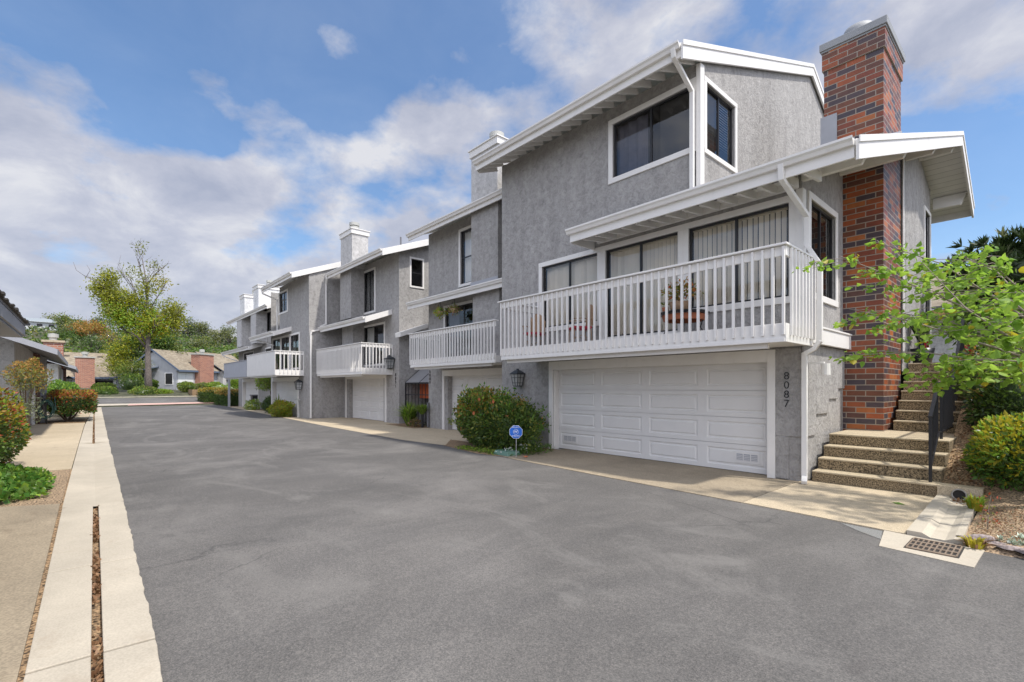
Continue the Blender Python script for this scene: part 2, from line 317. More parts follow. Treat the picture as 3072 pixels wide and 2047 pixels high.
def garage_door(parent, F, u0, u1, z0, z1, d=-.2, cols=4, rows=4, vents=(), label=None):
    g = MB(); g.box(u0, u1, d - .06, d - .032, z0, z1, 0, F); door = fixn(g.obj('garage_door', 'whitedoor', parent))
    if label: door['label'] = label
    hgt = (z1 - z0) / rows; cw = (u1 - u0) / cols
    for r in range(rows):
        mb = MB(); za, zb = z0 + r * hgt + .004, z0 + (r + 1) * hgt - .004
        def ring(p, q, da, db):
            (a, b, c, e), (a2, b2, c2, e2) = p, q
            P = [F(a, da, c), F(b, da, c), F(b, da, e), F(a, da, e)]; Q = [F(a2, db, c2), F(b2, db, c2), F(b2, db, e2), F(a2, db, e2)]
            for k in range(4): mb.face([P[k], P[(k + 1) % 4], Q[(k + 1) % 4], Q[k]])
        for k in range(cols):
            A = (u0 + k * cw, u0 + (k + 1) * cw, za, zb); mx, mz = min(.1, cw * .1), .085
            B = (A[0] + mx, A[1] - mx, za + mz, zb - mz); i = lambda t, e: (t[0] + e, t[1] - e, t[2] + e, t[3] - e)
            C = i(B, .022); Dd = i(C, .02); E_ = i(Dd, .022)
            ring(A, B, d, d); ring(B, C, d, d - .016); ring(C, Dd, d - .016, d - .016); ring(Dd, E_, d - .016, d - .002)
            mb.face([F(E_[0], d - .002, E_[2]), F(E_[1], d - .002, E_[2]), F(E_[1], d - .002, E_[3]), F(E_[0], d - .002, E_[3])])
        mb.box(u0, u1, d - .031, d - .018, za, zb, 0, F)
        mb.obj('door_panel', 'whitedoor', door)
    for (a, b, c, e) in vents:
        v = MB(); v.box(a, b, d + .001, d + .012, c, e, 0, F); n = 3; w = (b - a - .06) / n
        for k in range(n):
            x = a + .03 + w * k
            v.box(x + .01, x + w - .01, d + .0125, d + .014, c + .04, e - .04, 1, F)
            for j in range(4): v.box(x + .015, x + w - .015, d + .015, d + .022, c + .045 + j * .03, c + .055 + j * .03, 0, F)
        fixn(v.obj('vent', ['whitedoor', 'grey'], door))
    return door
def door_trim(parent, F, u0, u1, z1, iw, ow=None, rec=.2, z0=0.0):     # outer u0,u1,z1, widths
    mb = MB(); w = iw
    mb.box(u0, u0 + w, -.01, .03, z0, z1, 0, F); mb.box(u1 - w, u1, -.01, .03, z0, z1, 0, F); mb.box(u0 + w, u1 - w, -.01, .028, z1 - .22, z1, 0, F)
    for e, x0, x1 in ((0, u0 + w - .02, u0 + w + .012), (1, u1 - w - .012, u1 - w + .02)): mb.box(x0, x1, -rec, -.012, z0, z1 - .22, 0, F)
    mb.box(u0 + w, u1 - w, -rec, -.012, z1 - .23, z1 - .2, 0, F)
    for k in (.07, .13): mb.box(u0 + w + .012, u0 + w + .03, -k - .025, -k, z0, z1 - .23, 0, F); mb.box(u1 - w - .03, u1 - w - .012, -k - .025, -k, z0, z1 - .23, 0, F)
    return fixn(mb.obj('door_frame', 'white', parent, .004))
def lamp(parent, F, u, z, s=1.0):       # carriage lantern on a wall
    mb = MB(); P = lambda x, y, zz: F(u + x * s, y * s, z + zz * s)
    mb.box(-.06, .06, 0, .025, -.02, .2, 0, P); mb.box(-.018, .018, .02, .13, .13, .16, 0, P)
    def ringp(hw, zz): return [(-hw, .15 - hw, zz), (hw, .15 - hw, zz), (hw, .15 + hw, zz), (-hw, .15 + hw, zz)]
    def fr(h0, z0, h1, z1): mb.prism([P(*p) for p in ringp(h1, z1)], [P(*p) for p in ringp(h0, z0)])
    fr(.15, .15, .05, .24); fr(.03, .24, .02, .28); fr(.155, .13, .155, .15); fr(.085, -.2, .085, -.18)
    for sx in (-1, 1):
        for sy in (-1, 1):
            mb.beam(P(sx * .13, .15 + sy * .13, .13), P(sx * .085, .15 + sy * .085, -.19), .014 * s, .014 * s)
    for zz, hw in ((.04, .121), (-.1, .101)):
        for k in range(4):
            q = ringp(hw, zz); mb.beam(P(*q[k]), P(*q[(k + 1) % 4]), .01 * s, .01 * s)
    for a in ((0, -1), (1, 0), (-1, 0), (0, 1)): mb.beam(P(a[0] * .13, .15 + a[1] * .13, .13), P(a[0] * .085, .15 + a[1] * .085, -.19), .01 * s, .01 * s)
    l = fixn(mb.obj('wall_lamp', 'lampm', parent)); g = MB()
    g.prism([P(*p) for p in ringp(.118, .125)], [P(*p) for p in ringp(.078, -.178)]); fixn(g.obj('lamp_glass', 'frost', l)); return l
def text(parent, name, body, size, loc, rot, mat, ext=.004, align='CENTER', spacing=1.0, bold=0.0):
    cu = bpy.data.curves.new(name, 'FONT'); cu.body = body; cu.size = size; cu.extrude = ext; cu.align_x = align; cu.align_y = 'CENTER'; cu.space_character = spacing; cu.offset = bold
    if body.count('\n'): cu.space_line = .86
    tmp = bpy.data.objects.new('tmp', cu); COL.objects.link(tmp); dg = bpy.context.evaluated_depsgraph_get(); me = bpy.data.meshes.new_from_object(tmp.evaluated_get(dg)); bpy.data.objects.remove(tmp)
    me.materials.clear(); me.materials.append(M[mat]); o = bpy.data.objects.new(name, me); COL.objects.link(o)
    if parent: o.parent = parent
    o.location = Vector(loc) - off(parent); o.rotation_euler = rot; return o
def uvslope(o, sx=1.0):        # UV in metres: along the eave and up the slope
    me = o.data; uv = me.uv_layers.new(name='UVMap')
    for p in me.polygons:
        n = p.normal; h = Vector((0, 0, 1)).cross(n)
        h = h.normalized() if h.length > 1e-3 else Vector((1, 0, 0)); up = n.cross(h)
        for li in p.loop_indices:
            v = me.vertices[me.loops[li].vertex_index].co; uv.data[li].uv = (v.dot(h), v.dot(up))
    return o
def roofmesh(polys, th, mats, parent, name='roof', label=None):   # polygons of (x,y,z); top slot 0, underside slot 1
    mb = MB()
    for p in polys: mb.prism(p, [(x, y, z - th) for x, y, z in p], 1, 0)
    o = fixn(mb.obj(name, mats, parent)); uvslope(o)
    if label: o['label'] = label
    return o
def gutter(parent, x0, x1, y, z, s=.12, mat='white', axis='x'):
    mb = MB(); prof = [(0, 0), (0, -s), (-s * .55, -s), (-s * .75, -s * .55), (-s, -s * .3), (-s, 0), (-s * .9, 0), (-s * .86, -s * .25), (-s * .1, -s * .25), (-s * .1, 0)]
    mb.prism([(x1, y + a, z + b) for a, b in prof], [(x0, y + a, z + b) for a, b in prof])
    return fixn(mb.obj('gutter', mat, parent))
def balcony(parent, x0, x1, yf, yb, zt=3.87, zb=2.35, pitch=.15, left=True, right=True, bal=True, solid=None, bmat='white', label=None):
    d = MB(); d.box(x0 + .05, x1 - .05, yf + .09, yb, zb + .02, zb + .22, 0); d.box(x0 + .12, x1 - .3, yf + .13, yf + .2, zb - .08, zb + .02, 0)
    B = d.obj('balcony', 'white', parent)
    if label: B['label'] = label
    rim = MB(); zr = zb + .29
    rim.box(x0, x1, yf + .03, yf + .075, zb, zr); rim.box(x0 + .02, x1 - .02, yf + .015, yf + .03, zb + .0, zb + .06)
    if right: rim.box(x1 - .045, x1, yf + .077, yb, zb, zr)
    if left: rim.box(x0, x0 + .045, yf + .077, yb, zb, zr)
    rim.obj('rim_board', bmat, B, .004)
    t = MB(); t.box(x0 - .07, x1 + .03, yf - .035, yf + .14, zt - .035, zt); t.box(x0, x1, yf + .03, yf + .07, zt - .19, zt - .037)
    if right: t.box(x1 - .11, x1 + .03, yf + .142, yb, zt - .035, zt - .001); t.box(x1 - .045, x1 - .005, yf + .072, yb, zt - .19, zt - .037)
    if left: t.box(x0 - .03, x0 + .11, yf + .142, yb, zt - .035, zt - .001); t.box(x0 + .005, x0 + .045, yf + .072, yb, zt - .19, zt - .037)
    t.obj('top_rail', bmat, B, .006)
    first = None
    def put(x, y):
        nonlocal first
        if first is None:
            b = MB(); b.box(x - .018, x + .018, y - .02, y + .02, zb + .11, zt - .05)
            for zz in (zb + .16, zb + .25): b.box(x - .009, x + .009, y - .025, y - .02, zz - .009, zz + .009)
            first = b.obj('baluster', bmat, B, loc=(x, y, 0)); first['_p'] = 0
            first['_x'] = x; first['_y'] = y
        else: copy_part(first, B, (x - first['_x'], y - first['_y'], 0))
    if bal:
        n = int(round((x1 - x0 - .06) / pitch))
        for k in range(n + 1): put(x0 + .03 + (x1 - x0 - .06) * k / n, yf + .009)
    if solid: s = MB(); s.box(x0, x1, yf + .005, yf + .028, zb + .05, zt - .04); s.obj('front_panel', solid, B)
    m = int(round((yb - yf - .1) / pitch))
    for k in range(1, m + 1):
        y = yf + .05 + (yb - yf - .08) * k / m
        if right: put(x1 + .021, y)
        if left: put(x0 - .021, y)
    return B
def downspout(parent, pts, w=.075, mat='white'):
    mb = MB()
    for a, b in zip(pts, pts[1:]):
        a, b = Vector(a), Vector(b); d = (b - a).normalized() * .02
        mb.beam(a - d, b + d, w, w * .8, 0, (0, 1, .01) if abs((b - a).normalized().z) > .9 else (0, 0, 1))
    return fixn(mb.obj('downspout', mat, parent, .008))
# ------------------------------------------------------------------ the near townhouse
def rf(y): return 5.28 + .337 * (y - 8.4)           # lower roof surface
def up(y): return 8.22 + .386 * (y - 8.5)           # upper roof surface
H1 = thing('townhouse', 'near grey townhouse with tall brick chimney and long white slatted balcony', 'house', (-6, 9.3, 0), 'townhouses along the lane')
F1 = FY(9.3)
balw = [(-9.37, -7.23, 3.14, 5.04, .12), (-7.23, -5.11, 2.72, 5.04, .12), (-5.11, -2.98, 3.14, 5.04, .12)]
upw = (-7.02, -4.80, 6.46, 7.97, .12)
wb = MB()
hs = [hole(w) for w in balw] + [hole(upw)]
wallgrid(wb, F1, [-10.95, -4.75, -2.9], [-.1, 2.34, 5.55, 8.25], hs + [(-8.84, -3.46, 0, 2.11, .2, 0)], keep=lambda u, z: not (u > -4.75 and z > 5.55))
G1 = FX(-4.75)
sw3 = (9.45, 10.98, 6.45, 8.03, .1)
# upper gable side: grid then sloping pieces
wallgrid(wb, G1, [9.3, 11.9], [5.3, 8.25], [hole(sw3)])
wb.face([G1(11.9, 0, 5.3), G1(17.6, 0, 5.3), G1(17.6, 0, 8.25), G1(11.9, 0, 8.25)])
wb.face([G1(9.3, 0, 8.25), G1(17.6, 0, 8.25), G1(17.6, 0, 10.2), G1(15.9, 0, 10.83), G1(9.3, 0, 8.3)])
G2 = FX(-2.9); sw2 = (9.6, 11.32, 3.25, 5.15, .12)
wallgrid(wb, G2, [9.3, 11.8], [-.1, 2.34, 5.3], [hole(sw2)])
wb.face([G2(9.3, 0, 5.3), G2(11.8, 0, 5.3), G2(11.8, 0, 6.2), G2(9.3, 0, 5.36)])
G3 = FX(-2.2); sw4 = (16.0, 16.95, 2.9, 6.3, .09)
wallgrid(wb, G3, [13.35, 17.0], [2.0, 6.35], [hole(sw4)])
wb.face([G3(13.35, 0, 6.35), G3(17.0, 0, 6.35), G3(17.0, 0, 6.9), G3(15.4, 0, 7.4), G3(13.35, 0, 6.75)])
wb.face([(-2.2, 17.0, 2), (-6, 17.0, 2), (-6, 17.0, 7), (-2.2, 17.0, 7)])
wb.face([(-10.95, 9.3, 0), (-10.95, 9.3, 8.3), (-10.95, 15.9, 10.8), (-10.95, 15.9, 0)])
wl = wb.obj('wall', ['stucco', 'dark'], H1)
# thicker plaster coat with a stepped lower edge
pl = MB()
pl.box(-3.32, -2.9, 9.27, 9.297, .78, 2.34); pl.box(-3.32, -3.1, 9.272, 9.298, .02, .78)
for y0, y1, z in ((9.27, 9.95, .78), (9.95, 10.7, 1.15), (10.7, 11.3, 1.42), (11.3, 11.74, 1.62)): pl.box(-2.897, -2.865, y0, y1, z, 2.42)
fixn(pl.obj('wall_coat', 'stucco', H1, .012))
for w in balw[:1]: window(H1, F1, *w, divs=2, blind='v', label='wide balcony window with closed cream blinds')
window(H1, F1, *balw[1], divs=2, blind='v', cover=1, name='sliding_door')
window(H1, F1, *balw[2], divs=2, blind='v', label='balcony window beside the corner')
window(H1, F1, *upw, divs=2, blind='c', blind_mat='curtain', cover=.45, label='upper floor window with a dark curtain')
window(H1, G1, *sw3, divs=2, blind='h', blind_mat='slat_w', cover=.75)
window(H1, G2, *sw2, divs=2, blind='v', cover=.3)
window(H1, G3, *sw4, divs=1, hdiv=True)
for bb in ((((-4.81, -4.715, 9.255, 9.297, 5.6, 8.2)), (-4.747, -4.715, 9.2975, 9.42, 5.6, 8.2)), ((-2.98, -2.87, 9.255, 9.297, 2.75, 5.1), (-2.897, -2.865, 9.2975, 9.41, 2.75, 5.1)), ((-2.19, -2.17, 13.37, 13.44, 2.2, 6.7),)):
    tr = MB()
    for q in bb: tr.box(*q)
    fixn(tr.obj('corner_trim', 'white', H1, .004))
door_trim(H1, F1, -8.98, -3.32, 2.33, .14)
garage_door(H1, F1, -8.84, -3.46, .015, 2.11, -.2, 4, 4, [(-8.66, -8.18, .19, .4), (-4.14, -3.67, .19, .4)])
# roofs
roofmesh([[(-11.2, 8.5, 8.22), (-4.70, 8.5, 8.22), (-4.70, 15.9, up(15.9)), (-11.2, 15.9, up(15.9))], [(-11.2, 15.9, up(15.9)), (-4.70, 15.9, up(15.9)), (-4.70, 18.5, up(15.9) - 1.25), (-11.2, 18.5, up(15.9) - 1.25)]], .1, ['shingg', 'white'], H1)
zr, zf = rf(15.4), rf(15.4) - .337 * 2.95
roofmesh([[(-7.45, 8.4, 5.28), (-4.745, 8.4, 5.28), (-4.745, 9.3, rf(9.3)), (-7.45, 9.3, rf(9.3))],
          [(-4.745, 8.4, 5.28), (-1.91, 8.4, 5.28), (-1.458, 15.4, zr), (-4.745, 15.4, zr)], [(-4.745, 15.4, zr), (-1.458, 15.4, zr), (-1.5, 18.35, zf), (-4.745, 18.35, zf)]], .09, ['shingg', 'planks'], H1, 'roof', 'lower roof with a raked overhang past the brick chimney')
fb = MB()
fb.beam((-11.2, 8.52, 8.07), (-4.70, 8.52, 8.07), .04, .2); fb.beam((-11.2, 8.56, 8.02), (-11.2, 9.3, 8.3), .04, .2)
def rake(x0, y0, z0, x1, y1, z1, h, th=.045): fb.prism([(x0 + th, y0, z0), (x1 + th, y1, z1), (x1, y1, z1), (x0, y0, z0)], [(x0 + th, y0, z0 - h), (x1 + th, y1, z1 - h), (x1, y1, z1 - h), (x0, y0, z0 - h)])
rake(-4.70, 8.46, 8.20, -4.70, 15.9, up(15.9) - .01, .31); rake(-4.70, 15.902, up(15.9) - .01, -4.70, 18.5, up(15.9) - 1.26, .31)
rake(-4.655, 8.44, 8.235, -4.655, 15.9, up(15.9) + .02, .1, .02); rake(-4.655, 15.902, up(15.9) + .02, -4.655, 18.5, up(15.9) - 1.23, .1, .02)
fb.beam((-7.45, 8.42, 5.12), (-1.93, 8.42, 5.12), .04, .22)
rake(-1.91, 8.38, 5.26, -1.458, 15.4, zr - .01, .3); rake(-1.458, 15.402, zr - .01, -1.5, 18.35, zf - .01, .3)
rake(-1.866, 8.36, 5.30, -1.414, 15.4, zr + .025, .1, .02); rake(-1.414, 15.402, zr + .025, -1.456, 18.35, zf + .025, .1, .02)
fb.box(-7.47, -7.43, 8.44, 9.29, 5.0, 5.25); fb.beam((-4.7, 18.36, zf - .13), (-1.5, 18.36, zf - .13), .04, .24)
fixn(fb.obj('fascia', 'white', H1, .004))
gutter(H1, -11.2, -4.72, 8.5, 8.24); gutter(H1, -7.5, -1.93, 8.4, 5.3)
# rafters under both eaves, first one built then copied
ra = MB(); ra.beam((-10.9, 8.56, 8.03), (-10.9, 9.28, 8.31), .05, .13); R0 = ra.obj('rafter', 'white', H1, loc=(-10.9, 9, 8))
for k in range(1, 19): copy_part(R0, H1, (.335 * k, 0, 0))
ra = MB(); ra.beam((-7.08, 8.46, 5.075), (-7.08, 9.2, 5.17), .05, .15); R0 = ra.obj('rafter', 'white', H1, loc=(-7.08, 9, 5))
for k in range(1, 14): copy_part(R0, H1, (.345 * k, 0, 0))
sf = MB()      # blocking board between rafters with vent holes
sf.prism([(-11.1, 9.0, 8.345), (-4.77, 9.0, 8.345), (-4.77, 9.29, 8.425), (-11.1, 9.29, 8.425)], [(-11.1, 9.0, 8.325), (-4.77, 9.0, 8.325), (-4.77, 9.29, 8.405), (-11.1, 9.29, 8.405)])
fixn(sf.obj('soffit', 'white', H1)); vh = MB()
for k in range(18): vh.lathe([(.001, 0), (.03, 0), (.03, .02), (.001, .02)], (-10.73 + .335 * k, 8.97, 8.29), 10)
vh.obj('soffit_vent', 'black', H1)
for y, x0, x1, dz in ((9.31, -2.9, -1.90, .36), (11.55, -3.3, -1.74, .36), (13.75, -2.2, -1.6, .36)):
    bm_ = MB(); z = rf(y) - .1; bm_.prism([(x1 + .0, y - .05, z), (x1 + .0, y + .05, z), (x0, y + .05, z), (x0, y - .05, z)], [(x1 - .14, y - .05, z - .26), (x1 - .14, y + .05, z - .26), (x0, y + .05, z - .26), (x0, y - .05, z - .26)]); fixn(bm_.obj('roof_beam', 'white', H1, .006))
for y, z, x1 in ((15.4, zr - .1, -1.47), (17.5, zr - .337 * 2.1 - .1, -1.5)): bm_ = MB(); bm_.prism([(x1, y - .06, z), (x1, y + .06, z), (-2.2, y + .06, z), (-2.2, y - .06, z)], [(x1 - .14, y - .06, z - .3), (x1 - .14, y + .06, z - .3), (-2.2, y + .06, z - .3), (-2.2, y - .06, z - .3)]); fixn(bm_.obj('roof_beam', 'white', H1, .006))
sb = MB(); sb.box(-7.3, -2.95, 8.46, 8.74, 5.19, 5.21); sb.box(-7.3, -2.95, 9.02, 9.2, 5.22, 5.24); sb.box(-7.3, -2.95, 9.2, 9.28, 5.11, 5.33); fixn(sb.obj('soffit', 'white', H1))
ve = MB(); ve.box(-7.3, -2.95, 8.74, 9.02, 5.225, 5.235); fixn(ve.obj('soffit_vent', 'dkgrey', H1))
B1 = balcony(H1, -9.5, -2.72, 8.0, 9.3, 3.87, 2.35, .152, right=True)
bl = MB(); bl.box(-2.83, -2.755, 9.31, 11.9, 2.42, 2.70); bl.box(-2.86, -2.735, 9.31, 11.92, 2.70, 2.735); bl.obj('belt_board', 'white', H1, .005)
# brick chimney
ch = MB(); ch.box(-3.24, -2.22, 11.75, 13.37, .74, 8.52); CH = ch.obj('chimney', 'brick', H1)
c2 = MB(); c2.box(-3.27, -2.19, 11.72, 13.4, 8.36, 8.74); c2.obj('brick_course', 'brick', CH)
c3 = MB(); c3.box(-3.31, -2.15, 11.68, 13.44, 8.78, 8.93); c3.box(-3.285, -2.175, 11.705, 13.415, 8.742, 8.779); c3.obj('chimney_cap', 'cap', CH, .008)
c4 = MB(); c4.lathe([(.0, .66), (.18, .65), (.27, .6), (.31, .5), (.31, .0), (0, 0)], (-2.8, 12.55, 8.82), 24); c4.obj('flue_cap', 'cap', CH, smooth=True)
c5 = MB(); zc = rf(11.75)
c5.box(-3.265, -2.20, 11.735, 11.748, zc - .05, zc + .18); c5.prism([(-2.205, 11.735, zc + .2), (-2.205, 13.4, rf(13.4) + .32), (-2.218, 13.4, rf(13.4) + .32), (-2.218, 11.735, zc + .2)], [(-2.205, 11.735, zc - .06), (-2.205, 13.4, rf(13.4) - .06), (-2.218, 13.4, rf(13.4) - .06), (-2.218, 11.735, zc - .06)])
c5.box(-3.3, -3.0, 11.728, 11.734, zc - .05, zc + .98); c5.box(-3.3, -3.26, 11.735, 13.3, zc - .05, zc + .98)
fixn(c5.obj('flashing', 'flash', CH))
# downspouts, lamp, number, bracket
downspout(H1, [(-4.84, 8.42, 8.12), (-4.84, 8.45, 8.0), (-4.87, 9.2, 7.66), (-4.87, 9.2, 5.66)], .085)
downspout(H1, [(-2.90, 8.33, 5.2), (-2.90, 8.36, 5.0), (-2.78, 9.18, 4.56), (-2.78, 9.18, 4.06), (-2.6, 9.2, 3.72), (-2.6, 9.2, 2.42), (-2.68, 9.2, 2.3), (-2.82, 9.18, 2.22), (-2.82, 9.18, .12), (-2.79, 9.06, .05)], .085)
bk = MB(); bk.box(-2.86, -2.62, 9.5, 9.54, 2.05, 2.09); bk.lathe([(0, 0), (.07, 0), (.075, -.2), (0, -.2)], (-2.6, 9.52, 2.06), 12); fixn(bk.obj('flood_light', 'white', H1))
lamp(H1, F1, -10.08, 1.88, 1.05)
t = text(H1, 'house_number', '8\n0\n8\n7', .19, (-3.13, 9.262, 1.60), (R(90), 0, 0), 'black', .006, bold=-.002)
# ------------------------------------------------------------------ the other townhouses of the row
def stack(parent, x0, x1, y0, y1, z0, z1, mat='stucco_lt'):
    mb = MB(); mb.box(x0, x1, y0, y1, z0, z1); c = mb.obj('chimney', mat, parent)
    k = MB(); k.box(x0 - .05, x1 + .05, y0 - .05, y1 + .05, z1 + .002, z1 + .22); k.box(x0 - .09, x1 + .09, y0 - .09, y1 + .09, z1 + .222, z1 + .26); k.obj('chimney_cap', 'white', c, .006)
    f = MB(); f.lathe([(0, 0), (.17, 0), (.17, .14), (.25, .15), (.25, .3), (.16, .31), (.16, .35), (.25, .36), (.25, .5), (.0, .55)], ((x0 + x1) / 2, (y0 + y1) / 2, z1 + .26), 20); f.obj('flue', 'galv', c, smooth=False); return c
def eave(parent, x0, x1, ye, ze, yw, slope=.386, depth=6.5, rx=True, mat='shingg', th=.1):   # main roof, gable rake on the right end
    zr = ze + slope * depth
    roofmesh([[(x0, ye, ze), (x1, ye, ze), (x1, ye + depth, zr), (x0, ye + depth, zr)], [(x0, ye + depth, zr), (x1, ye + depth, zr), (x1, ye + 2 * depth, ze), (x0, ye + 2 * depth, ze)]], th, [mat, 'white'], parent)
    mb = MB(); mb.beam((x0, ye + .02, ze - .13), (x1, ye + .02, ze - .13), .04, .2)
    if rx:
        for a, b, c, d in ((ye - .03, ze - .02, ye + depth, zr - .01), (ye + depth + .002, zr - .01, ye + 2 * depth, ze - .01)): mb.prism([(x1 + .045, a, b), (x1 + .045, c, d), (x1, c, d), (x1, a, b)], [(x1 + .045, a, b - .28), (x1 + .045, c, d - .28), (x1, c, d - .28), (x1, a, b - .28)])
    fixn(mb.obj('fascia', 'white', parent, .004)); gutter(parent, x0, x1 - .02, ye, ze + .02)
def pent(parent, x0, x1, ye, ze, yw, slope=.36, mat='shingg'):
    zw = ze + slope * (yw - ye)
    roofmesh([[(x0, ye, ze), (x1, ye, ze), (x1, yw, zw), (x0, yw, zw)]], .08, [mat, 'white'], parent, 'pent_roof')
    mb = MB(); mb.beam((x0, ye + .02, ze - .13), (x1, ye + .02, ze - .13), .04, .2)
    for x in (x0 - .04, x1): mb.prism([(x + .04, ye, ze), (x + .04, yw, zw), (x, yw, zw), (x, ye, ze)], [(x + .04, ye, ze - .26), (x + .04, yw, zw - .24), (x, yw, zw - .24), (x, ye, ze - .26)])
    fixn(mb.obj('fascia', 'white', parent, .004)); gutter(parent, x0, x1 - .02, ye, ze + .02, .11)
    ra = MB(); n = int((x1 - x0) / .45)
    for k in range(n): x = x0 + .25 + k * .45; ra.beam((x, ye + .05, ze - .15), (x, yw, zw - .15), .05, .12)
    ra.obj('rafter', 'white', parent)
def body(parent, x0, x1, y, ztop, holes, back=17.5, right=True, rholes=(), keep=None, apex=None, slope=.386, ye=None, ze=None):
    mb = MB(); wallgrid(mb, FY(y), [x0, x1], [-.1, 2.4, 5.0, ztop], holes, keep)
    if right:
        G = FX(x1); wallgrid(mb, G, [y, y + 3.0], [-.1, ztop], list(rholes)); mb.face([G(y + 3, 0, -.1), G(back, 0, -.1), G(back, 0, ztop), G(y + 3, 0, ztop)])
        if apex: mb.face([G(y, 0, ztop), G(back, 0, ztop), G(apex[0], 0, apex[1]), G(y, 0, ztop + .02)])
    mb.face([(x0, y, -.1), (x0, back, -.1), (x0, back, ztop), (x0, y, ztop)])
    return mb.obj('wall', ['stucco', 'dark'], parent)
# --- second house, set back beside the first
H2 = thing('townhouse', 'grey townhouse set back beside the near one, with hanging plants over its balcony', 'house', (-14, 10.4, 0), 'townhouses along the lane')
F2 = FY(10.4)
w2 = [(-14.72, -13.2, 5.36, 7.52, .1), (-15.73, -13.2, 2.7, 4.8, .1), (-12.72, -11.6, 3.2, 4.97, .09)]
body(H2, -16.85, -10.97, 10.4, 7.85, [hole(w) for w in w2] + [(-15.46, -11.3, 0, 2.08, .2, 0)], apex=(16.1, 10.2))
window(H2, F2, *w2[0], divs=1, hdiv=True, blind='c', blind_mat='slat_w', cover=1); window(H2, F2, *w2[1], divs=2, blind='c', blind_mat='curtain', cover=.3, name='sliding_door'); window(H2, F2, *w2[2], blind='v')
m = MB(); m.box(-13.15, -11.74, 9.8, 10.398, 5.08, 7.72); m.box(-13.15, -11.74, 9.86, 10.398, 2.6, 5.05); m.obj('chimney_breast', 'stucco', H2)
m = MB(); m.box(-13.17, -11.72, 9.775, 9.798, 5.08, 5.2); m.obj('corner_trim', 'grey', H2)
stack(H2, -13.15, -11.76, 9.8, 10.9, 7.78, 9.42, 'stucco_lt')
eave(H2, -17.1, -10.97, 9.6, 7.72, 10.4); pent(H2, -17.1, -10.97, 9.6, 4.98, 10.4, .45)
balcony(H2, -16.0, -11.0, 9.05, 10.4, 3.66, 2.38, .155, right=False)
door_trim(H2, F2, -15.82, -10.97, 2.3, .14); garage_door(H2, F2, -15.68, -11.2, .015, 2.09, -.2, 4, 4)
t = text(H2, 'house_number', '8\n0\n8\n9', .17, (-16.73, 10.385, 2.05), (R(90), 0, 0), 'black', .006, bold=-.002)
dp = downspout(H2, [(-16.78, 10.33, 1.0), (-16.78, 10.33, .05)], .08, 'dkgrey')
# --- third house
H3 = thing('townhouse', 'grey townhouse with small side window and stucco chimney, beside the iron gate', 'house', (-22, 10.5, 0), 'townhouses along the lane')
F3 = FY(10.5)
w3 = [(-23.3, -21.85, 5.3, 7.5, .1), (-23.3, -20.85, 2.68, 4.74, .1), (-24.95, -24.0, 3.3, 4.6, .1)]
G_ = (11.03, 11.78, 6.22, 7.62, .08)
body(H3, -25.8, -19.5, 10.5, 7.78, [hole(w) for w in w3] + [(-25.0, -21.0, 0, 2.12, .2, 0)], rholes=[hole(G_)], apex=(16.0, 10.3))
window(H3, F3, *w3[0], divs=2, blind='h', blind_mat='slat_w', cover=1, label='upper window with green tinted louvred blinds'); window(H3, F3, *w3[1], divs=2, name='sliding_door', blind='c', blind_mat='slat_w', cover=.4); window(H3, F3, *w3[2], divs=1)
window(H3, FX(-19.5), *G_, hdiv=True)
m = MB(); m.box(-24.45, -23.1, 9.8, 10.498, 5.1, 7.6); m.box(-24.45, -23.1, 9.9, 10.498, 2.6, 5.05); m.obj('chimney_breast', 'stucco', H3)
stack(H3, -24.5, -23.1, 9.85, 10.7, 7.6, 9.3, 'stucco_lt')
eave(H3, -25.5, -19.1, 9.5, 7.6, 10.5); pent(H3, -25.7, -20.2, 9.2, 4.77, 10.5, .36)
m = MB(); m.tube([(-19.9, 10.8, 8.1), (-19.9, 10.8, 8.55)], .04, 8); m.obj('vent_pipe', 'dkgrey', H3)
balcony(H3, -25.6, -20.1, 9.0, 10.5, 3.62, 2.22, .16, left=False)
door_trim(H3, F3, -25.45, -20.7, 2.3, .16); garage_door(H3, F3, -25.29, -20.86, .015, 2.1, -.2, 4, 4)
lamp(H3, F3, -20.05, 2.75, 1.3)
t = text(H3, 'house_number', '8\n0\n9\n1', .2, (-19.8, 10.485, 1.95), (R(90), 0, 0), 'black', .006, bold=-.002)
downspout(H3, [(-25.4, 9.42, 7.5), (-25.4, 9.46, 7.35), (-25.62, 9.5, 7.1), (-25.62, 9.5, 5.0), (-25.6, 9.2, 4.85)], .09)
m = MB(); m.prism([(-19.0, 10.28, 4.06), (-19.0, 11.7, 4.57), (-19.48, 11.7, 4.57), (-19.48, 10.28, 4.06)], [(-19.0, 10.3, 3.86), (-19.0, 11.7, 4.38), (-19.48, 11.7, 4.38), (-19.48, 10.3, 3.86)]); fixn(m.obj('entry_canopy', 'white', H3, .01))
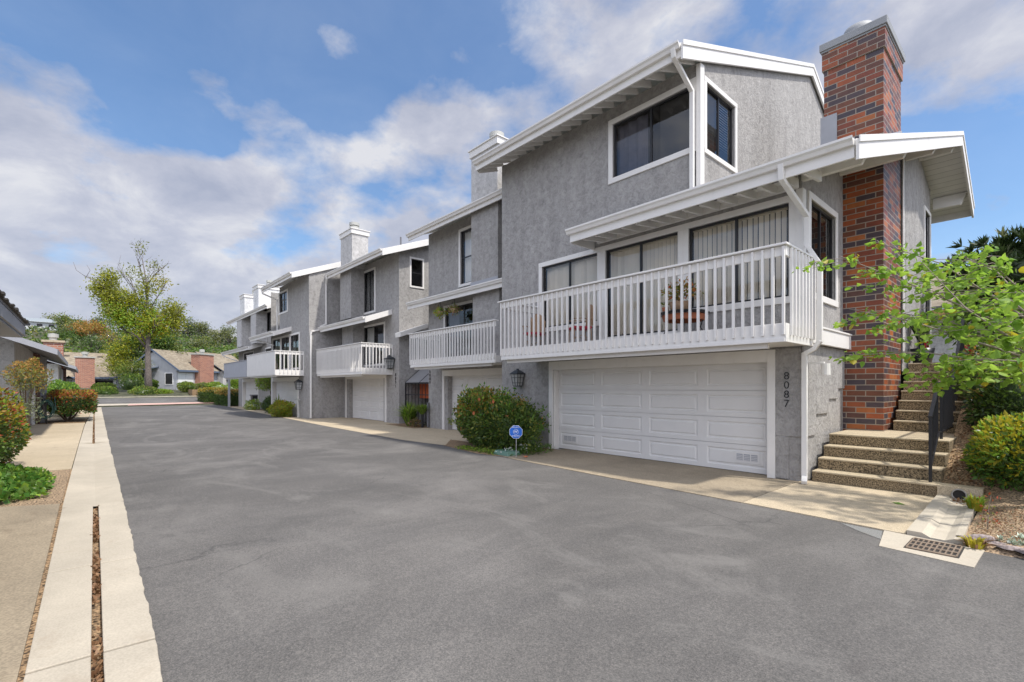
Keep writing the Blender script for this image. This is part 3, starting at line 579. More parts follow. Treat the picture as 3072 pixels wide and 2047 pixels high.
# --- fourth house, close to the lane
H4 = thing('townhouse', 'grey townhouse nearest the lane, its balcony front a plain white panel', 'house', (-29, 8.65, 0), 'townhouses along the lane')
F4 = FY(8.65)
w4 = [(-30.9, -29.2, 5.98, 7.32, .1), (-32.3, -27.15, 2.6, 4.66, .11)]
body(H4, -32.6, -25.7, 8.65, 7.62, [hole(w4[0])] + [(-32.15, -30.6, 2.72, 4.55), (-30.45, -28.9, 2.72, 4.55), (-28.75, -27.26, 2.72, 4.55)] + [(-32.2, -27.5, 0, 2.1, .2, 0)], back=17, keep=lambda u, z: not (u < -31 and z > 5), apex=(15.0, 10.0))
mm = H4.children[0]
window(H4, F4, *w4[0], divs=2, blind='h', blind_mat='slat_w', cover=.5)
for a, b in ((-32.26, -30.52), (-30.524, -28.82), (-28.824, -27.15)): window(H4, F4, a, b, 2.62, 4.66, .11, divs=2, blind='c', blind_mat='curtain', cover=.3)
eave(H4, -31.2, -25.66, 7.8, 7.5, 8.65); pent(H4, -33.6, -28.6, 7.7, 4.74, 8.65)
m = MB(); m.box(-33.0, -31.0, 8.65, 8.9, 4.9, 5.1); m.obj('ledge', 'white', H4)
balcony(H4, -32.2, -26.45, 7.2, 8.65, 3.55, 2.26, .2, bal=False, solid='white', left=False)
door_trim(H4, F4, -32.4, -27.3, 2.22, .2); garage_door(H4, F4, -32.2, -27.5, .015, 2.02, -.2, 4, 4)
lamp(H4, F4, -26.8, 1.75, 1.2)
downspout(H4, [(-31.1, 7.75, 7.4), (-31.1, 7.8, 7.2), (-31.0, 8.58, 6.9), (-31.0, 8.58, 5.0)], .09)
downspout(H4, [(-25.64, 9.45, 4.75), (-25.64, 8.75, 4.55), (-25.64, 8.72, 4.4), (-25.64, 8.72, .06)], .09)
downspout(H4, [(-33.0, 7.75, 4.65), (-31.5, 8.5, 4.2)], .08)
m = MB(); m.tube([(-26.9, 8.55, .0), (-26.9, 8.5, .95)], .02, 8); m.tube([(-27.3, 8.45, .98), (-26.5, 8.45, .98)], .025, 8); m.tube([(-26.9, 8.45, .95), (-26.9, 8.45, 1.05)], .04, 8); m.obj('tap', 'galv', H4)
# --- fifth house, far end, grey balcony
H5 = thing('townhouse', 'far end townhouse with two white chimneys and a solid grey balcony', 'house', (-40, 9.7, 0), 'townhouses along the lane')
F5 = FY(9.7)
w5 = [(-37.8, -36.3, 5.4, 7.1, .1), (-44.4, -41.2, 2.7, 4.5, .1), (-38.0, -36.0, 2.7, 4.5, .1)]
body(H5, -46.2, -34.8, 9.7, 7.3, [hole(w) for w in w5] + [(-44.6, -40.0, 0, 2.1, .2, 0)], back=17, apex=(16.0, 9.6))
window(H5, F5, *w5[0], divs=2); window(H5, F5, *w5[1], divs=3); window(H5, F5, *w5[2], divs=2)
m = MB(); m.box(-38.9, -37.5, 8.95, 9.698, 4.8, 7.1); m.obj('chimney_breast', 'stucco_lt', H5)
m = MB(); m.box(-43.2, -41.7, 8.95, 9.698, 4.8, 7.1); m.obj('chimney_breast', 'stucco_lt', H5)
stack(H5, -39.6, -38.2, 9.3, 11.2, 7.0, 8.85, 'stucco_w'); stack(H5, -43.7, -42.3, 9.3, 11.2, 6.9, 8.75, 'stucco_w')
eave(H5, -46.4, -34.4, 8.9, 7.12, 9.7); pent(H5, -48.0, -38.8, 8.8, 4.62, 9.7)
balcony(H5, -44.6, -37.2, 8.3, 9.7, 3.55, 2.36, .25, bal=False, solid='grey', left=False, bmat='grey')
door_trim(H5, F5, -44.8, -39.8, 2.3, .2); garage_door(H5, F5, -44.6, -40.0, .015, 2.08, -.2, 4, 4)
m = MB(); m.box(-46.2, -46.05, 8.9, 9.05, 0, 2.4); m.obj('balcony_post', 'grey', H5)
downspout(H5, [(-47.8, 8.75, 4.5), (-47.6, 8.9, 4.3), (-46.3, 9.6, 3.9)], .08)
for x, l in ((-44.75, 'small'), (-43.0, 'small')):
    tp = MB(); tp.lathe([(0, 0), (.16, 0), (.24, .42), (.2, .42), (0, .36)], (0, 0, 0), 14)
    o = tp.obj('flower_pot', 'terra', loc=(x, 8.17 if x < -44 else 8.2, 2.93), smooth=True); tag(o, 'terracotta pot hooked on the far end of the grey balcony' if x < -44 else 'terracotta pot hooked on the grey balcony beside the white panel', 'pot')
    h = MB(); h.beam((x, 8.3, 3.2), (x, 8.1, 3.2), .03, .03); h.obj('hook', 'steel', o)
# --- iron gate with sloped cover beside the third house
GT = thing('iron_gate', 'black iron gate under a sloping translucent cover beside the third townhouse', 'gate', (-18.5, 10.8, 0))
m = MB()
for z in (.12, 1.3, 1.8): m.box(-19.48, -17.02, 10.785, 10.815, z, z + .04)
for x in (-19.48, -17.06): m.box(x, x + .04, 10.78, 10.82, 0, 1.84)
m.obj('gate_frame', 'black', GT); br = MB(); br.box(-19.2, -19.175, 10.79, 10.81, .16, 1.8); b0 = br.obj('bar', 'black', GT, loc=(-19.19, 10.8, 0))
for k in range(1, 8): copy_part(b0, GT, (.29 * k, 0, 0))
m = MB(); m.face([(-19.5, 10.8, 1.86), (-17.0, 10.8, 1.86), (-17.0, 11.9, 2.75), (-19.5, 11.9, 2.75)]); m.obj('cover_panel', 'awn', GT)
m = MB()
for x in (-19.5, -18.25, -17.0): m.beam((x, 10.8, 1.85), (x, 11.9, 2.74), .04, .04)
m.beam((-19.5, 11.9, 2.74), (-17, 11.9, 2.74), .04, .04); m.obj('cover_frame', 'black', GT)
BX = MB(); BX.box(-19.4, -18.2, 11.5, 11.9, 1.15, 1.8); BX.box(-17.9, -17.1, 11.5, 11.9, 1.15, 1.65); BX.box(-19.4, -17.1, 11.95, 12.05, 0, 2.2, 1); o = BX.obj('storage_cabinet', ['orangep', 'grey'], loc=(-18.3, 11.7, 0)); tag(o, 'orange and grey storage cabinet behind the iron gate', 'cabinet')
# ------------------------------------------------------------------ ground, lane, gutters, steps
PROF = [(60, 0), (-50, 0), (-57, .2), (-62, .55), (-66, 1.0), (-72, 1.35), (-80, 1.5), (-100, 2.2), (-130, 5), (-190, 12.3), (-206, 14.3), (-232, 18.8), (-240, 20.6), (-252, 22.8), (-300, 24), (-420, 24.5)]
def gz(x, y):
    z = 24.
    for (a, za), (b, zb) in zip(PROF, PROF[1:]):
        if b <= x <= a: z = za + (zb - za) * (a - x) / (a - b); break
    if x < -100: z += (.7 * math.sin(x * .02 + y * .03) + .6 * math.sin(y * .045 + 1)) * min(1, (-100 - x) / 90)
    if x > -48:
        e = max(0, min(1, (y - 11.8) / 2.6)); z = max(z, e * 2.1)
    else: z += max(0, min(1.2, (y - 14) * .12)) * max(0, min(1, (-48 - x) / 6))
    return z
def sheet(name, xs, ys, zf, mat, kind='structure'):
    me = bpy.data.meshes.new(name); v = [(x, y, zf(x, y)) for x in xs for y in ys]; n = len(ys)
    me.from_pydata(v, [], [(i * n + j, (i + 1) * n + j, (i + 1) * n + j + 1, i * n + j + 1) for i in range(len(xs) - 1) for j in range(n - 1)])
    me.materials.append(M[mat]); me.polygons.foreach_set('use_smooth', [True] * len(me.polygons)); me.update()
    o = bpy.data.objects.new(name, me); COL.objects.link(o); o['kind'] = kind; return fixn(o)
xs = sorted(set([60, 20, 4, -2] + [-48 - .01] + list(np.arange(-50, -110, -2.0)) + list(np.arange(-110, -425, -6.0)) + list(np.arange(-48, 0, 8.0))))
ys = sorted(set(list(np.arange(-160, -12, 8.0)) + list(np.arange(-12, 20, 1.0)) + [11.8, 14.4] + list(np.arange(20, 300, 7.0))))
sheet('ground', [float(x) for x in xs], [float(y) for y in ys], lambda x, y: gz(x, y) - .06, 'grassy')
def flat(name, poly, z, mat, th=None, kind='structure', bevel=0):
    mb = MB()
    if th: mb.slab(poly, z - th, z)
    else: mb.face([(x, y, z) for x, y in poly])
    o = fixn(mb.obj(name, mat, bevel=bevel, kind=kind))
    if not th and o.data.polygons[0].normal.z < 0: o.data.flip_normals()
    return o
RE = [(12, 7.2), (-.3, 6.5), (-1.2, 6.86), (-2.97, 6.99), (-5.4, 7.12), (-8.14, 7.31), (-9.6, 7.3), (-11.3, 7.6), (-13.6, 7.4), (-20, 7.55), (-27, 7.9), (-33, 8.25), (-40, 8.6), (-53.5, 9.2)]
GR = [(12, .2), (-2, .3), (-3.7, .33), (-8.6, .39), (-18.8, .49), (-30, .62), (-52.5, .88), (-54, .9)]
GL = [(12, -.3), (-2, -.27), (-9.1, -.25), (-13, -.22), (-18.5, -.17), (-27, -.08), (-48.5, .35), (-54, .42)]
GC = [(12, .02), (-3.69, .045), (-8.8, .09), (-19.1, .148), (-48, .4), (-54, .66)]
def ip(p, x):
    for (a, ya), (b, yb) in zip(p, p[1:]):
        if b <= x <= a: return ya + (yb - ya) * (a - x) / (a - b)
    return p[-1][1]
xr = [12, 4, 0] + [-.5 - .5 * k for k in range(24)] + [-13 - 2 * k for k in range(21)]
from mathutils import noise as mnoise
def wob(x): return .015 * mnoise.noise((x * .8, 0, 0)) + .012 * mnoise.noise((x * 5, 3, 0)) + .014 * mnoise.noise((x * 19, 7, 0))
road = MB(); Lp = [(x, ip(GR, x) - .05) for x in xr]; Rp = [(x, ip(RE, x) + .6) for x in xr]
road.v = [(x, y, -.004) for x, y in Lp] + [(x, y, -.004) for x, y in Rp]; n = len(xr)
road.f = [(k, k + 1, n + k + 1, n + k) for k in range(n - 1)]; road.m = [0] * (n - 1)
o = fixn(road.obj('road', 'asphalt', kind='structure'))
def ribbon(name, pl, pr, mat, z=None, steps=14):   # sloped surface between two edge polylines
    mb = MB(); k = len(pl)
    mb.v = [(x, y, gz(x, y) + z) for x, y in pl] + [(x, y, gz(x, y) + z) for x, y in pr]; mb.f = [(i, i + 1, k + i + 1, k + i) for i in range(k - 1)]; mb.m = [0] * (k - 1)
    return fixn(mb.obj(name, mat, kind='structure'))
def seg(a, b, n=14): return [(a[0] + (b[0] - a[0]) * k / n, a[1] + (b[1] - a[1]) * k / n) for k in range(n + 1)]
ribbon('gutter_apron', seg((-51.9, -8), (-54.0, 9.3), 20), seg((-54.6, -8), (-57.0, 10.6), 20), 'gut', .0)
ribbon('gutter_apron', seg((-52.6, 2.6), (-53.9, 9.3), 10), seg((-54.9, 2.8), (-56.9, 10.4), 10), 'pink', .006)
ribbon('road', seg((-54.5, -40), (-56.9, 40), 40), seg((-60.2, -40), (-63.5, 40), 40), 'asphalt', .002)
ribbon('pavement', seg((-60.1, -40), (-63.4, 40), 40), seg((-60.5, -40), (-63.8, 40), 40), 'gut', .09)
# left gutter: slabs with a slot, joints left open
SL = [(12, -1.2), (-1.22, -3.86), (-3.89, -5.84), (-5.86, -8.84)]; gb = MB()
def strip(x0, x1, pa, pb, z=.022, th=.12, w=0):
    n = max(2, int(abs(x1 - x0) / (.09 if x0 > -20 else .35))); X = [x0 + (x1 - x0) * k / n for k in range(n + 1)]
    top = [(x, ip(pa, x), z) for x in X] + [(x, ip(pb, x) + (wob(x) if w else 0), z - (.004 if w else 0)) for x in reversed(X)]
    gb.prism(top, [(a, b, z - th) for a, b, c in top])
GCa = [(x, y - .028) for x, y in GC]; GCb = [(x, y + .028) for x, y in GC]
for a, b in SL + [(-18.74, -25.9), (-25.93, -33), (-33.03, -41), (-41.03, -51.5)]: strip(a, b, GL, GCa); strip(a, b, GCb, GR, w=1)
for k in range(60):      # open swale section
    a, b = -8.86 - k * .1643, -8.86 - (k + 1) * .1643
    for s0, s1, z0, z1 in ((GL, GC, .023, -.012), (GC, GR, -.012, .018)):
        gb.face([(a, ip(s0, a), z0), (b, ip(s0, b), z0), (b, ip(s1, b) + (wob(b) if s1 is GR else 0), z1), (a, ip(s1, a) + (wob(a) if s1 is GR else 0), z1)])
g = fixn(gb.obj('concrete_gutter', 'gut', kind='structure', bevel=.006))
flat('gutter_bed', [(x, ip(GL, x) + .02) for x in (12, -3, -10, -20, -30, -53)] + [(x, ip(GR, x) - .06) for x in (-53, -30, -20, -10, -3, 12)], -.045, 'soil')
# drives on the house side
flat('driveway', [(-8.62, 9.6), (-8.75, 7.42), (-8.14, 7.31), (-6.8, 7.22), (-5.4, 7.12), (-2.95, 6.99), (-2.95, 7.0), (-2.95, 9.6)], .008, 'aggr', .1)
flat('path', [(-2.935, 9.55), (-2.935, 6.99), (-2.2, 6.95), (-1.2, 6.86), (-1.10, 6.87), (-1.16, 9.55)], .01, 'conc', .1)
flat('planting_bed', [(-12.6, 9.3), (-12.2, 7.75), (-11.3, 7.55), (-9.6, 7.28), (-8.63, 7.42), (-8.63, 9.3)], .004, 'soil', .1)
flat('driveway', [(-11.5, 10.7), (-11.5, 8.6), (-12.62, 8.6), (-11.45, 7.62), (-13.6, 7.4), (-20, 7.55), (-27.6, 7.95), (-27.6, 8.6), (-25.72, 8.6), (-25.72, 10.75)], .006, 'conc', .1)
flat('planting_bed', [(-19.6, 10.8), (-19.6, 9.9), (-16.9, 9.75), (-16.9, 10.8)], .012, 'soil', .1)
flat('planting_bed', [(-30.4, 8.1), (-27.62, 7.95), (-27.62, 8.64), (-30.4, 8.64)], .012, 'soil', .1)
flat('driveway', [(-30.42, 8.85), (-30.42, 8.1), (-33, 8.25), (-40, 8.6), (-46, 8.9), (-46, 9.95), (-33, 9.95), (-33, 8.85)], .006, 'conc', .1)
flat('planting_bed', [(-33.2, 12), (-33.2, 9.4), (-38.5, 9.2), (-38.5, 9.9), (-36, 12)], .012, 'soil', .1)
flat('planting_bed', [(-46.02, 12), (-46.02, 9.0), (-53.4, 9.25), (-53.4, 12)], .012, 'soil', .1)
# left side: near drive, ivy bed, drive of the brick-post house
flat('driveway', [(12, -6), (12, -.325), (-2, -.3), (-9.3, -.285), (-9.6, -.9), (-9.7, -6)], .004, 'aggr', .1)
flat('planting_bed', [(-9.32, -.27), (-13.1, -.245), (-13.1, -6), (-9.72, -6), (-9.62, -.9)], -.002, 'mulch', .1)
flat('driveway', [(-13.12, -.235), (-18.5, -.185), (-27, -.1), (-29.6, -.06), (-29.8, -2.1), (-13.12, -2.1)], .008, 'conc', .1)
flat('planting_bed', [(-29.85, -.07), (-33.4, .02), (-33.5, -2), (-29.9, -2)], .004, 'soil', .1)
flat('driveway', [(-33.42, .02), (-46, .3), (-46, -2), (-33.5, -2)], .006, 'conc', .1)
flat('grate_apron', [(-1.12, 6.84), (-1.29, 6.86), (-1.2, 6.15), (-.48, 6.06), (-.46, 6.78)], .006, 'gut', .1)
# right bank: sloped bed beside the steps
flat('planting_bed', [(12, -.22), (-13.2, -.2), (-13.2, -.4), (12, -.42)], -.012, 'soil')
def bz(x, y): return max(.02, min(2.6, .04 + max(0, y - 9.55) * .42)) + max(0, x + .9) * .28 * min(1, max(0, (y - 7.5) / 2)) + .03 * math.sin(x * 7 + y * 5) + .02 * math.sin(x * 17) * math.sin(y * 13)
sheet('mulch_bank', [-1.16 + .15 * k for k in range(30)], [9.5 + .2 * k for k in range(32)], bz, 'soil')
sheet('mulch_bank', [-.66 + .12 * k for k in range(36)], [6.74 + .14 * k for k in range(21)], lambda x, y: (.012 + max(0, min(1, (x + .66) * 2)) * (.1 + .03 * math.sin(x * 9 + y * 7))) * max(0, min(1, (y - 6.74) * 5)) * (1 - max(0, min(1, (y - 8.6)))) + (bz(x, 9.54) + .03) * max(0, min(1, (y - 8.6))) - .01, 'mulch')
# gutter channel to the drain
for y0_, y1_, dz in ((6.875, 7.66, 0), (7.675, 9.46, .004)):
    cm = MB(); xx = lambda y, o: -1.09 + (y - 6.87) * (-.055 / 2.5) + o * (1 - .05 * (y - 6.87) / 2.5)
    pr = [(0, .05), (.13, .05), (.2, .012), (.32, .01), (.39, .04), (.46, .05)]; ring = lambda y: [(xx(y, o), y, z + dz) for o, z in pr] + [(xx(y, .46), y, -.05), (xx(y, 0), y, -.05)]
    i0 = len(cm.v); A_, B_ = ring(y0_), ring(y1_); cm.v += A_ + B_; n8 = len(A_)
    for k in range(n8): cm.f.append((k, (k + 1) % n8, n8 + (k + 1) % n8, n8 + k)); cm.m.append(0)
    for (q0, q1) in ((0, 0), (n8, 1)): cm.f += [(q0 + 0, q0 + 1, q0 + 2, q0 + 7), (q0 + 2, q0 + 3, q0 + 6, q0 + 7), (q0 + 3, q0 + 4, q0 + 5, q0 + 6)]; cm.m += [0] * 3
    fixn(cm.obj('concrete_gutter', 'gut', kind='structure'))
flat('asphalt_patch', [(-1.72, 6.86), (-1.3, 6.83), (-1.24, 6.45), (-1.45, 6.6)], .0, 'patch')
hd = MB(); hd.box(-1.15, -.66, 9.47, 9.72, -.02, .2); hw = hd.obj('headwall', 'conc', bevel=.01); tag(hw, 'low concrete wall end with a round drain pipe beside the lowest step', 'wall')
pi = MB(); pi.lathe([(.07, 0), (.086, 0), (.086, .03), (.07, .03), (.068, -.14)], (0, 0, 0), 20); pi.v = [(x - .905, 9.468 - z, y + .09) for x, y, z in pi.v]; fixn(pi.obj('drain_pipe', 'pipe', hw, smooth=True))
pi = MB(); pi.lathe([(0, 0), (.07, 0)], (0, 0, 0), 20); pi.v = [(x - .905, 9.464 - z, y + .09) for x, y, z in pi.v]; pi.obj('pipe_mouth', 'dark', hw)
gt = MB(); x0, x1, y0, y1 = -1.0, -.62, 6.28, 6.72
gt.box(x0 - .02, x1 + .02, y0 - .02, y1 + .02, -.02, .009, 1); cx_ = (x1 - x0) / 9; cy_ = (y1 - y0) / 3
for k in range(10): gt.box(x0 + cx_ * k - .006, x0 + cx_ * k + .006, y0, y1, .010, .02)
for k in range(4): gt.box(x0, x1, y0 + cy_ * k - .02, y0 + cy_ * k + .02, .0105, .0195)
o = gt.obj('drain_grate', ['rust', 'dark']); o.rotation_euler = (0, 0, 0); tag(o, 'rusty iron drain grate set in concrete at the lane edge', 'drain grate')
# steps
ST = thing('staircase', 'exposed aggregate concrete steps climbing beside the brick chimney', 'stairs', (-2, 9.5, 0)); sy = [9.5, 9.82, 10.14, 10.46]
for k, y in enumerate(sy):
    z = .195 * (k + 1); m = MB(); xl = -2.8; xr_ = -1.15 + .01 * k; yb = y + .5 if k < 3 else 12.3
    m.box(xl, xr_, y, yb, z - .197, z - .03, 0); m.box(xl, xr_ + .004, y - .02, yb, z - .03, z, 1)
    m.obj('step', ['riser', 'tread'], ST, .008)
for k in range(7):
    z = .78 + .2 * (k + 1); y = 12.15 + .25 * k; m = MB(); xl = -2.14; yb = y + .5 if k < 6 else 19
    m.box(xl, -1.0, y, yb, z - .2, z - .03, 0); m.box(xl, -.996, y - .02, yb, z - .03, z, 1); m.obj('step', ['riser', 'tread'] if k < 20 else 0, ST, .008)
HR = thing('handrail', 'black iron handrail with thin bars on the concrete steps', 'railing', (-1.27, 9.6, .2))
m = MB(); pts = [(-1.25, 9.66, 1.19), (-1.25, 10.45, 1.72), (-1.27, 12.2, 1.73), (-1.27, 13.95, 3.1)]
for a, b in zip(pts, pts[1:]): m.beam(a, b, .05, .035)
m.obj('top_rail', 'black', HR); m = MB()
for a, b in (((-1.25, 10.45, .9), (-1.27, 12.2, .9)), ((-1.27, 12.2, .92), (-1.27, 13.95, 2.3))): m.beam(a, b, .03, .025)
m.beam((-1.25, 9.69, .42), (-1.25, 10.45, .9), .03, .025); m.obj('bottom_rail', 'black', HR)
for x, y, z0, z1 in ((-1.25, 9.68, .19, 1.19), (-1.25, 10.75, .78, 1.71), (-1.27, 12.2, .8, 1.72), (-1.27, 13.9, 2.1, 3.05)): m = MB(); m.box(x - .02, x + .02, y - .02, y + .02, z0, z1); m.obj('post', 'black', HR)
br = MB(); br.box(-1.257, -1.243, 10.853, 10.867, .92, 1.71); b0 = br.obj('bar', 'black', HR, loc=(-1.25, 10.86, .92))
for k in range(1, 11): copy_part(b0, HR, (0, .12 * k, 0))
for k in range(6): copy_part(b0, HR, (0, -1.08 + .125 * k, -.46 + .08 * k))
for k in range(13): copy_part(b0, HR, (-.02, 1.45 + .125 * k, .08 + .098 * k))
# ------------------------------------------------------------------ left row and far houses
def gable_roof_x(parent, x0, x1, yr, zr, ye, ze, th=.12, mats=('shingd', 'dkgrey'), yb=None):   # ridge along x, eave to +y
    yb = yb if yb is not None else 2 * yr - ye
    return roofmesh([[(x0, yr, zr), (x1, yr, zr), (x1, ye, ze), (x0, ye, ze)], [(x1, yr, zr), (x0, yr, zr), (x0, yb, ze), (x1, yb, ze)]], th, list(mats), parent)
LB = thing('house', 'low grey garage house with dark eaves and a brick post facing the lane', 'house', (-30, -1.8, 0), 'low houses opposite')
def FPY(Y): return lambda u, d, z: (u, Y + d, z)
m = MB(); wallgrid(m, FPY(-1.8), [-32.5, -22.8], [-.1, 3.2], [(-29.7, -24.0, 0, 2.15, .2, 0)])
m.face([(-22.8, -1.8, -.1), (-22.8, -9, -.1), (-22.8, -9, 4.9), (-22.8, -5.4, 4.6), (-22.8, -1.8, 3.2)]); m.face([(-32.5, -1.8, -.1), (-32.5, -9, -.1), (-32.5, -9, 4.8), (-32.5, -1.8, 3.2)])
m.obj('wall', ['stucco_lt', 'dark'], LB)
garage_door(LB, FPY(-1.8), -29.6, -24.1, .015, 2.12, -.18, 4, 4)
m = MB(); m.box(-30.0, -29.6, -1.82, -1.72, 0, 2.4); m.box(-24.1, -23.8, -1.82, -1.72, 0, 2.4); m.box(-29.6, -24.1, -1.82, -1.74, 2.15, 2.4); m.obj('door_frame', 'stucco_w', LB)
m = MB(); m.box(-30.75, -30.15, -2.0, -1.6, 0, 3.15); m.obj('brick_post', 'brick3', LB)
m = MB(); m.box(-32.52, -30.95, -1.82, -1.46, 0, 3.05); m.obj('siding_panel', 'grey', LB)
gable_roof_x(LB, -33, -21.5, -5.2, 4.63, -.75, 2.9, .1)
m = MB()
for x in (-21.5, -33.05): m.prism([(x + .05, -5.2, 4.63), (x + .05, -.72, 2.885), (x, -.72, 2.885), (x, -5.2, 4.63)], [(x + .05, -5.2, 4.45), (x + .05, -.72, 2.7), (x, -.72, 2.7), (x, -5.2, 4.45)])
m.beam((-33, -.735, 2.8), (-21.5, -.735, 2.8), .04, .18); fixn(m.obj('fascia', 'board', LB))
LC = thing('house', 'second low grey house opposite, its white end wall catching the sun', 'house', (-47, -1.8, 0), 'low houses opposite')
m = MB(); m.box(-51.5, -42.5, -8, -1.4, -.1, 3.15); m.obj('wall', 'stucco_w', LC); m = MB(); m.box(-51.4, -44.5, -1.397, -1.3, 0, 2.9); m.obj('siding_panel', 'grey', LC)
m = MB(); m.box(-48.6, -48.0, -1.45, -1.15, 0, 3.05); m.obj('brick_post', 'brick3', LC)
gable_roof_x(LC, -52.3, -41.5, -5.2, 4.75, -.55, 2.98, .1)
m = MB()
for x in (-41.5, -52.35): m.prism([(x + .05, -5.2, 4.75), (x + .05, -.52, 2.97), (x, -.52, 2.97), (x, -5.2, 4.75)], [(x + .05, -5.2, 4.57), (x + .05, -.52, 2.78), (x, -.52, 2.78), (x, -5.2, 4.57)])
m.beam((-52.3, -.535, 2.88), (-41.5, -.535, 2.88), .04, .2); fixn(m.obj('fascia', 'board', LC))
m = MB(); m.box(-49.2, -48, -2.35, -1.3, 3.0, 4.9); c = m.obj('chimney', 'brick2', LC); m = MB(); m.box(-49.3, -47.9, -2.45, -1.2, 4.902, 5.05); m.obj('chimney_cap', 'conc', c); m = MB(); m.lathe([(0, 0), (.22, 0), (.22, .22), (.3, .24), (.3, .5), (0, .55)], (-48.6, -1.85, 5.05), 16); m.obj('flue', 'galv', c)
lamp(LC, FPY(-1.3), -50.8, 2.1, 1.6)
LA = thing('house', 'nearest low house opposite with a deep dark shake eave at the picture edge', 'house', (-14, -2.2, 0), 'low houses opposite')
m = MB(); m.box(-17.2, -4, -9, -2.3, -.1, 2.9); m.obj('wall', 'stucco_lt', LA)
roofmesh([[(-17.8, -1.2, 3.3), (-2, -1.2, 3.3), (-2, -6, 5.3), (-17.8, -6, 5.3)]], .06, ['shingd', 'dkgrey'], LA)
m = MB(); m.box(-17.75, -2, -1.24, -1.2, 2.98, 3.22); m.prism([(-17.75, -1.2, 3.23), (-17.7, -1.2, 3.23), (-17.7, -6, 5.23), (-17.75, -6, 5.23)], [(-17.75, -1.2, 2.95), (-17.7, -1.2, 2.95), (-17.7, -6, 4.95), (-17.75, -6, 4.95)]); m.box(-17.7, -2, -2.3, -1.25, 2.93, 2.96); fixn(m.obj('fascia', 'board', LA))
sh = MB()
for k in range(60): x = -17.8 + k * .26; sh.box(x, x + .24, -1.3, -1.13 + random.uniform(-.03, .03), 3.305, 3.33 + random.uniform(0, .03))
sh.obj('shake_edge', 'shingd', LA)
gutter(LA, -16.6, -2, -1.75, 2.65, .14, 'board')
# house A: chimney gable across the road
def far_house(name, label, loc, rz): return thing(name, label, 'house', loc, 'houses across the end of the lane', rz, True)
HA = far_house('house', 'tan roofed house with a wide brick chimney, straight ahead past the lane end', (-84, .5, 1.05), 0)
m = MB(); m.box(-7, 0, -5.5, 2.6, -.5, 1.95); m.obj('wall', 'grey', HA)
roofmesh([[(.8, -7, 1.9), (.8, 2.95, 1.9), (-3.6, 1.9, 5.3), (-3.6, -7, 5.3)], [(-3.6, -7, 5.3), (-3.6, 1.9, 5.3), (-8, 2.95, 1.9), (-8, -7, 1.9)]], .1, ['shing', 'bluegrey'], HA)
m = MB(); m.beam((.82, -7, 1.82), (.82, 2.95, 1.82), .06, .22); fixn(m.obj('fascia', 'bluegrey', HA))
m = MB(); m.box(-.2, 1.0, -1.65, .27, -.5, 4.4); c = m.obj('chimney', 'brick2', HA); m = MB(); m.box(-.3, 1.1, -1.75, .37, 4.402, 4.56); m.obj('chimney_cap', 'galv', c); m = MB(); m.lathe([(0, 0), (.25, 0), (.25, .3), (.36, .32), (.36, .62), (0, .66)], (.4, -.69, 4.56), 16); m.obj('flue', 'galv', c)
m = MB(); m.box(0, .05, .35, 2.1, .6, 1.5, 0); m.obj('window', 'dark', HA); m = MB(); m.box(0, .04, 2.15, 2.45, -.4, 1.6); m.obj('door_frame', 'stucco_w', HA)
m = MB(); m.box(.9, 1.1, 2.75, 3.0, -.9, 1.5); m.box(.0, .2, 2.6, 2.8, -.9, 1.6); m.obj('porch_post', 'board', HA)
roofmesh([[(1.5, 3.7, 1.55), (-1, 3.7, 1.55), (-1, 2.4, 2.05), (1.5, 2.4, 2.05)]], .15, ['dkgrey', 'bluegrey'], HA, 'porch_roof')
m = MB(); m.box(-3.7, -3.5, -4.9, -4.2, 5.32, 5.5); m.box(-2.9, -2.6, .6, 1.2, 4.95, 5.05); m.box(-2.9, -2.6, -3.0, -2.2, 4.95, 5.08); m.obj('roof_vent', 'conc', HA)
# house B: turned gable with brick chimney
HB = far_house('house', 'pale grey gabled house with brick chimney and steps behind the tall tree', (-74, 8.55, 1.5), R(130))
# local: +x runs along the eave wall away from the near corner, +y runs along the gable wall
m = MB(); m.box(0, 13, 0, 6.4, -.6, 2.5); m.face([(-.001, 0, 2.5), (-.001, 6.4, 2.5), (-.001, 3.4, 4.75)]); m.obj('wall', 'siding', HB)
roofmesh([[(-.25, -.5, 2.35), (13.5, -.5, 2.35), (13.5, 3.4, 5.05), (-.25, 3.4, 5.05)], [(-.25, 3.4, 5.05), (13.5, 3.4, 5.05), (13.5, 6.9, 2.6), (-.25, 6.9, 2.6)]], .1, ['shing', 'bluegrey'], HB)
roofmesh([[(6.6, -1.3, 2.35), (13.6, -1.3, 2.35), (13.6, 3.3, 5.2), (6.6, 3.3, 5.2)]], .1, ['shing', 'bluegrey'], HB, 'roof')
m = MB(); m.box(6.8, 13.4, -.9, -.01, -.6, 2.4); m.obj('wall', 'stucco_lt', HB, label='projecting white side wall')
m = MB(); m.beam((-.25, -.52, 2.25), (6.6, -.52, 2.25), .06, .24)
m.beam((-.27, -.5, 2.28), (-.27, 3.4, 4.98), .06, .2); m.beam((-.27, 3.4, 4.98), (-.27, 6.9, 2.52), .06, .2); fixn(m.obj('fascia', 'bluegrey', HB))
m = MB(); m.box(2.9, 5.3, -.75, .6, -.6, 4.5); c = m.obj('chimney', 'brick2', HB); m = MB(); m.box(2.8, 5.4, -.85, .7, 4.502, 4.66); m.obj('chimney_cap', 'galv', c); m = MB(); m.lathe([(0, 0), (.22, 0), (.22, .25), (.32, .27), (.32, .6), (0, .64)], (4.1, 0, 4.66), 14); m.obj('flue', 'galv', c)
Fb = lambda u, d, z: (u, -d, z); Fg = lambda u, d, z: (-d, u, z)
